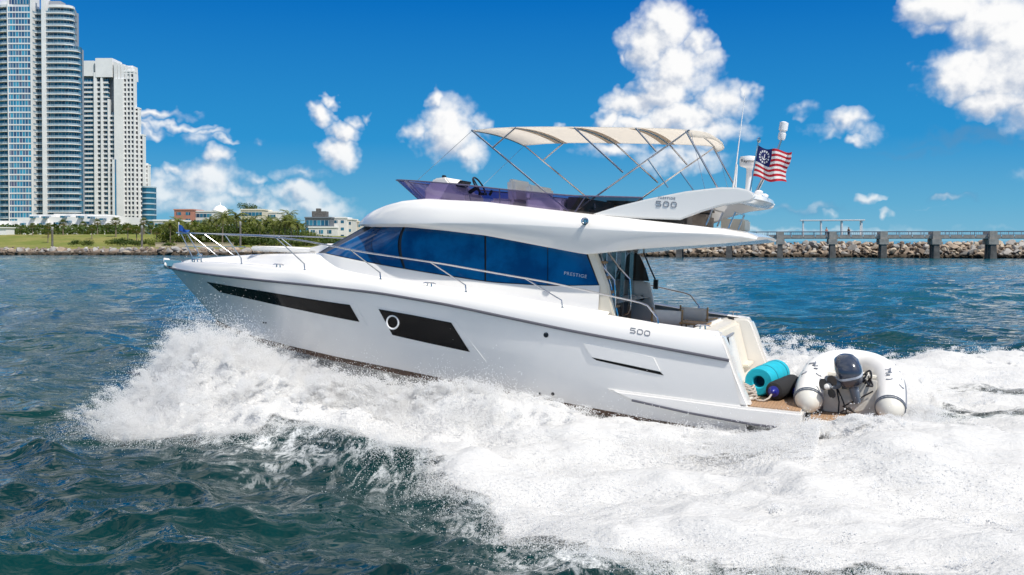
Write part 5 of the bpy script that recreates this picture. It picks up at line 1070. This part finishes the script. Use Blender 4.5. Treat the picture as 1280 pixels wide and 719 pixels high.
mb=MB()
rows=[]
for x,k,zk in ((-.03,1,.03),(.6,1,.05),(1.1,.88,.12),(1.5,.55,.26),(1.75,.22,.42),(1.85,.04,.5)): rows.append([(x,-.5*k,.26+.1*(1-k)),(x,-.3*k,zk+.08),(x,0,zk-.02),(x,.3*k,zk+.08),(x,.5*k,.26+.1*(1-k))])
mb.grid(rows); mb.add(rows[0],[(0,1,2,3,4)]); mb.build('hull',M['hypbeige'],dg,smooth=20)
mb=MB(); mb.box(.05,1.35,-.42,.42,.24,.27); mb.build('floor',M['panelg'],dg); mb=MB(); mb.box(.65,.92,-.46,.46,.52,.58); mb.build('bench_seat',M['hypbeige'],dg,bevel=.02); mb=MB(); mb.box(1.05,1.38,-.3,.3,.27,.56); mb.build('bow_locker',M['hypbeige'],dg,bevel=.03)
# outboard, tilted up and turned
OM=Matrix.Translation((-.08,-.03,.545))@Matrix.Rotation(-.28,4,'X')@Matrix.Rotation(-.36,4,'Y')@Matrix.Scale(1.06,4)
GB=Matrix.Translation((-.30,.20,.53))@Vector((-.55,.42,-.12)).to_track_quat('Z','Y').to_matrix().to_4x4()
def skin_loft(secs,M4,n=20):
    rings=[]
    for (x,y,z,rx,ry,pw) in secs:
        r_k=[]
        for j in range(n): a=2*PI*j/n; cx_=abs(math.cos(a))**(2/pw)*math.copysign(1,math.cos(a)); sy_=abs(math.sin(a))**(2/pw)*math.copysign(1,math.sin(a)); r_k.append(M4@Vector((x+rx*cx_,y+ry*sy_,z)))
        rings.append(r_k)
    return rings
mb=MB(); mb.rings(skin_loft([(-.05,0,.0,.16,.12,3),(-.06,0,.08,.23,.18,3.2),(-.07,0,.22,.255,.20,3.2),(-.05,.01,.34,.24,.19,3),(-.02,.03,.42,.19,.155,2.8),(.0,.04,.465,.11,.09,2.4),(.0,.04,.475,.02,.02,2)],OM)); ob=mb.build('outboard_motor',M['cowl'],dg,smooth=50)
mb=MB(); mb.rings(skin_loft([(-.06,0,.085,.232,.165,2.8),(-.06,0,.115,.238,.17,2.8)],OM)); mb.build('cowl_band',M['black'],ob)
mb=MB(); mb.rings(skin_loft([(-.068,0,.20,.257,.202,3.2),(-.068,0,.235,.258,.203,3.2)],OM)); mb.build('cowl_glint_stripe',M['silverl'],ob)  # silver stripe decal that also paints reflected light onto the cowl
mb=MB(); mb.rings(skin_loft([(-.06,.02,.345,.205,.16,3),(-.04,.03,.405,.185,.15,3)],OM)); mb.build('cowl_vent',M['black'],ob)
for pts in ([(.02,-.22,.70),(-.10,-.30,.78),(-.16,-.33,.66),(-.06,-.27,.58),(.02,-.22,.52)],[(-.02,-.20,.62),(-.14,-.24,.60),(-.18,-.30,.52),(-.08,-.36,.50),(.02,-.30,.62)],[(.05,-.18,.66),(-.08,-.26,.72),(-.12,-.20,.60)]):
    mb=MB(); mb.tube([tuple(p) for p in rs(pts,24)],.017,6); mb.build('cable',M['black'],ob)
mb=MB(); mb.rings(skin_loft([(-.05,0,.03,.13,.09,2.4),(-.07,0,-.10,.11,.075,2.4),(-.06,0,-.30,.10,.065,2.4)],OM)); mb.tube([(-.16,.02,.55),(-.28,.14,.56),(-.40,.24,.53)],[.075,.065,.05],12); mb.build('leg',M['cowl2'],ob,smooth=50)
mb=MB(); mb.rings(skin_loft([(-.1,0,-.02,.18,.11,2.2),(-.1,0,-.005,.18,.11,2.2)],GB)); mb.build('cavitation_plate',M['cowl2'],ob)
mb=MB(); mb.lathe([(.01,-.2),(.04,-.14),(.055,0),(.05,.14),(.045,.17)],14,mat=GB); mb.build('gearcase',M['cowl2'],ob)
mb=MB()
for k in range(3):
    for i in range(1): 
        a0=k*2*PI/3; pts=[]
        for j in range(9):
            t_=j/8; r1=.05+.16*math.sin(PI*t_)**.6; a=a0+t_*1.9; pts.append(GB@Vector((math.cos(a)*r1,math.sin(a)*r1,.20+.05*(t_-.5))))
        c=GB@Vector((0,0,.2)); mb.add([c]+pts,[(0,i_+1,i_+2) for i_ in range(8)])
pr_=mb.build('propeller',M['black'],ob,smooth=0); pr_.modifiers.new('t','SOLIDIFY').thickness=.012
mb=MB(); mb.lathe([(.05,.16),(.055,.20),(.045,.27),(.015,.30)],14,mat=GB); mb.build('propeller_hub',M['vinyl'],ob)
mb=MB(); mb.tube([OM@Vector((.12,.0,.02)),OM@Vector((.35,-.05,.10)),OM@Vector((.62,-.08,.12))],[.03,.022,.026],8); mb.build('tiller',M['black'],ob)
mb=MB(); mb.box(-.11,.10,-.13,.13,.42,.64); mb.tube([(-.05,-.17,.60),(.0,-.17,.66),(.05,-.17,.60)],.03,7); mb.tube([(-.06,-.20,.56),(.06,-.28,.66),(-.03,-.30,.5),(.04,-.22,.48)],.022,6); mb.build('bracket',M['black'],ob,bevel=.01)
# lashings
ls=yth('lashing_strap','black lashing straps and chain tying the dinghy transom to the platform','strap',(-1.53,1.12,.42),RD); mb=MB()
mb.tube([(-.06,.22,.45),(-.12,.10,.22),(-.16,.02,.01)],.014,6); mb.tube([(-.06,.22,.45),(-.14,.16,.2),(-.18,.16,.0)],.014,6); mb.tube([(-.05,-.36,.42),(-.10,-.12,.26),(-.14,.08,.14)],.012,6); mb.tube([(-.14,.1,.14),(-.16,-.08,.06),(-.2,-.18,.0)],.016,6); mb.tube([(-.2,.15,.02),(-.14,.0,.12),(-.18,-.14,.02)],.014,6); mb.build('strap',M['black'],ls)
mb=MB(); mb.lathe([(.02,0),(.05,.02),(.05,.12),(.02,.14)],12,mat=Matrix.Translation((-.07,-.46,.44))@Matrix.Rotation(PI/2,4,'X')); mb.build('ratchet',M['bluecap'],ls)
# ================================================================== white water
def crest(u): return np.interp(u,[-60,-25,-8,-3,-1,.2,1.5,2.8,3.6,4.8,6,7,8.5,9.6,10.9,11.6,12.2],[.12,.14,.22,.32,.30,.12,.10,.17,.30,.52,.42,.50,.92,1.24,1.20,.80,.22])
def crest_s(u): return np.interp(u,[-60,-25,-6,-2,0,1.5,3,6,9,11],[.12,.16,.3,.42,.62,.6,.5,.5,.7,.3])
def vcrest(u): return np.interp(u,[-60,-20,-6,-1,2,5,8,9.6,11,12.2],[9,7.5,5,3.2,2.75,2.95,3.3,3.4,3.0,1.4])
def foamH(u,v):
    us=u*(.62-.30*sstep(-u,0,4))+.18*v; vs2=v*1.08-.12*u   # churned water is drawn out along the wake
    B=np.where(u>-.05,hullB(u),0); vc=vcrest(u); vo=np.maximum(vout(u),vc+.3); B=np.where((u<.1)&(u>-3),1.9,B); C_=crest(u)
    tin=np.clip((v-B)/np.maximum(.2,vc-B),0,1); tout=np.clip((v-vc)/(vo-vc),0,1)
    Hp=C_*np.where(v<vc,.45+.55*sstep(tin,0,1),.16+.84*np.exp(-tout*tout*np.where(u>6,4.5,9))*(1)-.10*tout)
    vs_=np.maximum(vstar(u),B+.4); ts=np.clip((-v-B)/(vs_-B),0,1); Hs=crest_s(u)*(.25+.75*np.exp(-((ts-.35)/.25)**2))
    wake=.10+.16*np.exp(-((v-2.4)/.9)**2)*sstep(-u,-.5,1.5)*sstep(u,-9,-2)+.22*np.exp(-((np.abs(v)-vs_*.93)/.9)**2)
    bl=sstep(u,-3.6,-2.2); Hall=np.where(v>0,Hp,Hs); h=np.where(u<.1,wake*(1-bl)+Hall*bl*np.where(np.abs(v)<2.12,.15,1),Hall)
    n=.34*(fbm(us,vs2,.85,3,.55,0)-.5)+.30*(fbm(us,vs2,2.3,3,.6,1)-.5)+.17*(fbm(us,vs2,6.5,3,.6,2)-.5)+.07*np.abs(fbm(us,vs2,15,2,.6,3)-.5)
    rid=(1-2*np.abs(fbm(us*.8,vs2*1.3,1.6,3,.55,4)-.5)); n=n+.20*(rid-.8)
    mound=.20*np.exp(-((u+2.5)/.45)**2-((v-1.2)/1.2)**2)+.22*np.exp(-((u+1.9)/.7)**2-((v-2.5)/.35)**2)
    h=h+mound
    n=n*(1-.25*sstep(-u,1.5,4))
    return np.maximum(h+n*np.clip(.35+.8*C_,.4,1.25)*np.where((u>-2.4)&(u<.2)&(np.abs(v)<2.1),.3,1),.01)
uu=np.concatenate([np.linspace(12.6,-13,470),np.linspace(-13.2,-48,150)]); vv=np.linspace(-13,11.5,440)
UU,VVv=np.meshgrid(uu,vv,indexing='ij'); Dn=foam_density(UU,VVv); HH=foamH(UU,VVv)*sstep(Dn,.0,.5)
inside=(UU>.15)&(UU<12.3)&(np.abs(VVv)<hullB(UU)*.80-.05)
WX,WY=UV2W(UU,VVv); _,_,wz=waves(WX,WY,np.full_like(WX,.12)); WZ=wz+HH+.015
idx=np.arange(UU.size).reshape(UU.shape); ok=(Dn>.08)&~inside; fo_=ok[:-1,:-1]&ok[1:,:-1]&ok[:-1,1:]&ok[1:,1:]
F4=np.stack([idx[:-1,:-1],idx[1:,:-1],idx[1:,1:],idx[:-1,1:]],-1)[fo_]
use=np.zeros(UU.size,bool); use[F4.ravel()]=True; remap=np.cumsum(use)-1; F4=remap[F4]; VX=np.stack([WX,WY,WZ],-1).reshape(-1,3)[use]; DA=Dn.ravel()[use].astype(np.float32)
me=bpy.data.meshes.new('wake_foam'); me.vertices.add(len(VX)); me.vertices.foreach_set('co',VX.ravel()); me.loops.add(F4.size); me.loops.foreach_set('vertex_index',F4.ravel().astype(np.int32)); me.polygons.add(len(F4)); me.polygons.foreach_set('loop_start',np.arange(0,F4.size,4,dtype=np.int32)); me.polygons.foreach_set('loop_total',np.full(len(F4),4,np.int32)); me.update(calc_edges=True); me.shade_smooth()
a_=me.attributes.new('dens','FLOAT','POINT'); a_.data.foreach_set('value',DA)
def foam_mat():
    m=bpy.data.materials.new('sea_foam'); m.use_nodes=True; t=NT(m.node_tree); b=t.n['Principled BSDF']; g=t.new('ShaderNodeNewGeometry'); a=t.new('ShaderNodeAttribute',attribute_name='dens')
    mpf=t.new('ShaderNodeMapping'); mpf.inputs['Rotation'].default_value=(0,0,.30); mpf.inputs['Scale'].default_value=(.45,1.1,1); t.link(g.outputs['Position'],mpf.inputs[0]); n1=t.noise(mpf.outputs[0],2.6,7,.68,dist=.8); n2=t.noise(mpf.outputs[0],14,5,.65)
    dd=t.m('ADD',a.outputs['Fac'],t.m('ADD',t.m('MULTIPLY',t.m('SUBTRACT',n1,.5),1.5),t.m('MULTIPLY',t.m('SUBTRACT',n2,.5),.6)))
    al=t.sstep(dd,.30,.62)
    b.inputs['Base Color'].default_value=(.79,.785,.775,1); b.inputs['Roughness'].default_value=.8; b.inputs['Specular IOR Level'].default_value=.2
    bp=t.new('ShaderNodeBump'); bp.inputs['Strength'].default_value=.85; bp.inputs['Distance'].default_value=.06; t.link(t.m('ADD',n2,t.m('MULTIPLY',n1,.8)),bp.inputs['Height']); t.link(bp.outputs[0],b.inputs['Normal'])
    tl=t.new('ShaderNodeBsdfTranslucent'); tl.inputs[0].default_value=(.80,.81,.82,1); mx=t.new('ShaderNodeMixShader'); mx.inputs[0].default_value=.22; t.link(b.outputs[0],mx.inputs[1]); t.link(tl.outputs[0],mx.inputs[2])
    tp=t.new('ShaderNodeBsdfTransparent'); m2=t.new('ShaderNodeMixShader'); t.link(al,m2.inputs[0]); t.link(tp.outputs[0],m2.inputs[1]); t.link(mx.outputs[0],m2.inputs[2]); t.link(m2.outputs[0],t.n['Material Output'].inputs[0]); return m
me.materials.append(foam_mat()); fo=link('wake_foam',me); tag(fo,'thick white foam churned up along the hull and behind the stern','foam',kind='stuff')
# ---- spray: droplets thrown up from the bow wave and the foam
def spraymat():
    m=bpy.data.materials.new('spray_droplets'); m.use_nodes=True; t=NT(m.node_tree); b=t.n['Principled BSDF']; b.inputs['Base Color'].default_value=(.84,.835,.82,1); b.inputs['Roughness'].default_value=.5
    tl=t.new('ShaderNodeBsdfTranslucent'); tl.inputs[0].default_value=(.95,.95,.95,1); mx=t.new('ShaderNodeMixShader'); mx.inputs[0].default_value=.5; t.link(b.outputs[0],mx.inputs[1]); t.link(tl.outputs[0],mx.inputs[2]); t.link(mx.outputs[0],t.n['Material Output'].inputs[0]); return m
SPM=spraymat(); rg=np.random.default_rng(3); PT=[];PR=[]
def put(u,v,z,r):
    x,y=UV2W(u,v); ok=~((u>.1)&(u<12.2)&(np.abs(v)<hullB(np.clip(u,.1,12.1))+.03)); PT.append(np.stack([x,y,z],-1)[ok]); PR.append(r[ok])
def surf(u,v): return foamH(u,v)*sstep(foam_density(u,v),0,.5)
# 1 bow wave: a rounded plume of fine droplets
n=900000; u=rg.uniform(5.2,12.8,n); v=rg.uniform(.2,7.6,n); D=foam_density(u-rg.normal(0,.12,n),v-rg.normal(0,.16,n)); w=D*np.clip(crest(u),.12,2); k=rg.random(n)<w*.85; u,v=u[k],v[k]; n=len(u)
gs=.4+1.2*fbm(u,v,1.1,3,.6,5); z=surf(u,v)+rg.exponential(.13,n)*np.clip(crest(u),.2,1.5)*gs+rg.normal(0,.03,n); put(u+rg.normal(0,.05,n),v+rg.normal(0,.08,n),np.maximum(z,.03),np.exp(rg.normal(math.log(.0034),.42,n)))
# 2 along the hull side crest
n=520000; u=rg.uniform(-1.2,7.5,n); v=vcrest(u)+rg.normal(0,.55,n)-.15; k=foam_density(u,v)>rg.random(n)*.9; u,v=u[k],v[k]; n=len(u); gs=fbm(u,v,1.5,3,.65,2)**2*3.2; z=surf(u,v)+rg.exponential(.09,n)*gs*np.clip(crest(u)*2.2,.15,1); put(u,v,z,np.exp(rg.normal(math.log(.0042),.45,n)))
# 3 all over the foam and its ragged rim
n=260000; u=rg.uniform(-14,9,n); v=rg.uniform(-10.5,9.5,n); D=foam_density(u,v); k=(D>rg.random(n)*.9)&(rg.random(n)<.85); u,v=u[k],v[k]; n=len(u); gs=fbm(u,v,1.3,3,.65,1)**3*7; k=rg.random(n)<gs*1.2; u,v,gs=u[k],v[k],gs[k]; n=len(u); z=surf(u,v)+rg.exponential(.05,n)*gs; put(u,v,z,np.exp(rg.normal(math.log(.0048),.45,n)))
n=240000; u=rg.uniform(-10,12.5,n); e=rg.exponential(.28,n)*rg.choice([1,1,-.6],n); wob=(fbm(u,vout(u),.55,4,.6,1)-.5)*1.5; v=vout(u)+wob+e-.1; k=(rg.random(n)<.25+fbm(u,v,1.7,2,.6,3)**2); u,v=u[k],v[k]; n=len(u); X_q,Y_q=UV2W(u,v); _,_,wz=waves(X_q,Y_q,np.full(n,.15)); z=wz+.01+rg.exponential(.05,n)*np.clip(crest(u)*2,.6,3); put(u,v,z,np.exp(rg.normal(math.log(.0030),.45,n)))
# 4 flung jets: droplets strung along short ballistic arcs
def jets(N,u0,u1,vf,h,per,sv,rm):
    for _ in range(N):
        uj=rg.uniform(u0,u1); vj=vf(uj)+rg.normal(0,sv); vz=math.sqrt(2*9.8*h*rg.uniform(.2,1.3)); vu=rg.normal(-.5,.7); vvv=rg.normal(.5,.8)*np.sign(vj); m=int(per*rg.uniform(.4,1.6)); t_=rg.uniform(0.1,.95,m)**.8*vz/9.8*1.3
        b=float(surf(np.array([uj]),np.array([vj]))[0]); sp_=.018+.10*t_
        put(uj+vu*t_+rg.normal(0,1,m)*sp_,vj+vvv*t_+rg.normal(0,1,m)*sp_,np.maximum(.02,b+vz*t_-4.9*t_*t_+rg.normal(0,1,m)*sp_*.6),np.exp(rg.normal(math.log(rm),.5,m)))
jets(420,2.8,7.4,lambda u:float(vcrest(u))-.2,.24,170,.35,.0045); jets(300,7,11.8,lambda u:float(vcrest(u)),.36,330,1.0,.0036); jets(60,0,2.5,lambda u:2.6,.08,100,.3,.0045)
jets(150,-1.5,1.8,lambda u:-2.9,.45,260,.7,.0055); jets(330,-12,-.5,lambda u:rg.uniform(-9,8),.10,90,.5,.005); jets(150,-9,1,lambda u:-float(vstar(u))*.93,.16,130,.5,.0055)
jets(420,-2.75,-2.2,lambda u:rg.uniform(-.6,2.3),.16,260,.1,.0036); jets(260,-2.9,-.5,lambda u:2.45,.12,260,.22,.004); jets(110,9.0,12.0,lambda u:float(vout(u)),.30,230,.4,.0032)
PT=np.concatenate(PT); PR=np.minimum(np.concatenate(PR),.0075).astype(np.float32); print('droplets',len(PT))
me=bpy.data.meshes.new('spray'); me.vertices.add(len(PT)); me.vertices.foreach_set('co',PT.ravel()); a_=me.attributes.new('rad','FLOAT','POINT'); a_.data.foreach_set('value',PR); me.materials.append(SPM)
sp_o=link('spray',me); tag(sp_o,'fine white spray thrown up by the bow wave and the wake','spray',kind='stuff')
ng=bpy.data.node_groups.new('droplets','GeometryNodeTree'); ng.interface.new_socket('Geometry',in_out='INPUT',socket_type='NodeSocketGeometry'); ng.interface.new_socket('Geometry',in_out='OUTPUT',socket_type='NodeSocketGeometry')
gi=ng.nodes.new('NodeGroupInput'); go=ng.nodes.new('NodeGroupOutput'); mp_=ng.nodes.new('GeometryNodeMeshToPoints'); na=ng.nodes.new('GeometryNodeInputNamedAttribute'); na.data_type='FLOAT'; na.inputs['Name'].default_value='rad'; smn=ng.nodes.new('GeometryNodeSetMaterial'); smn.inputs['Material'].default_value=SPM
ng.links.new(gi.outputs[0],mp_.inputs['Mesh']); ng.links.new(na.outputs[0],mp_.inputs['Radius']); ng.links.new(mp_.outputs[0],smn.inputs['Geometry']); ng.links.new(smn.outputs[0],go.inputs[0])
md=sp_o.modifiers.new('droplets','NODES'); md.node_group=ng
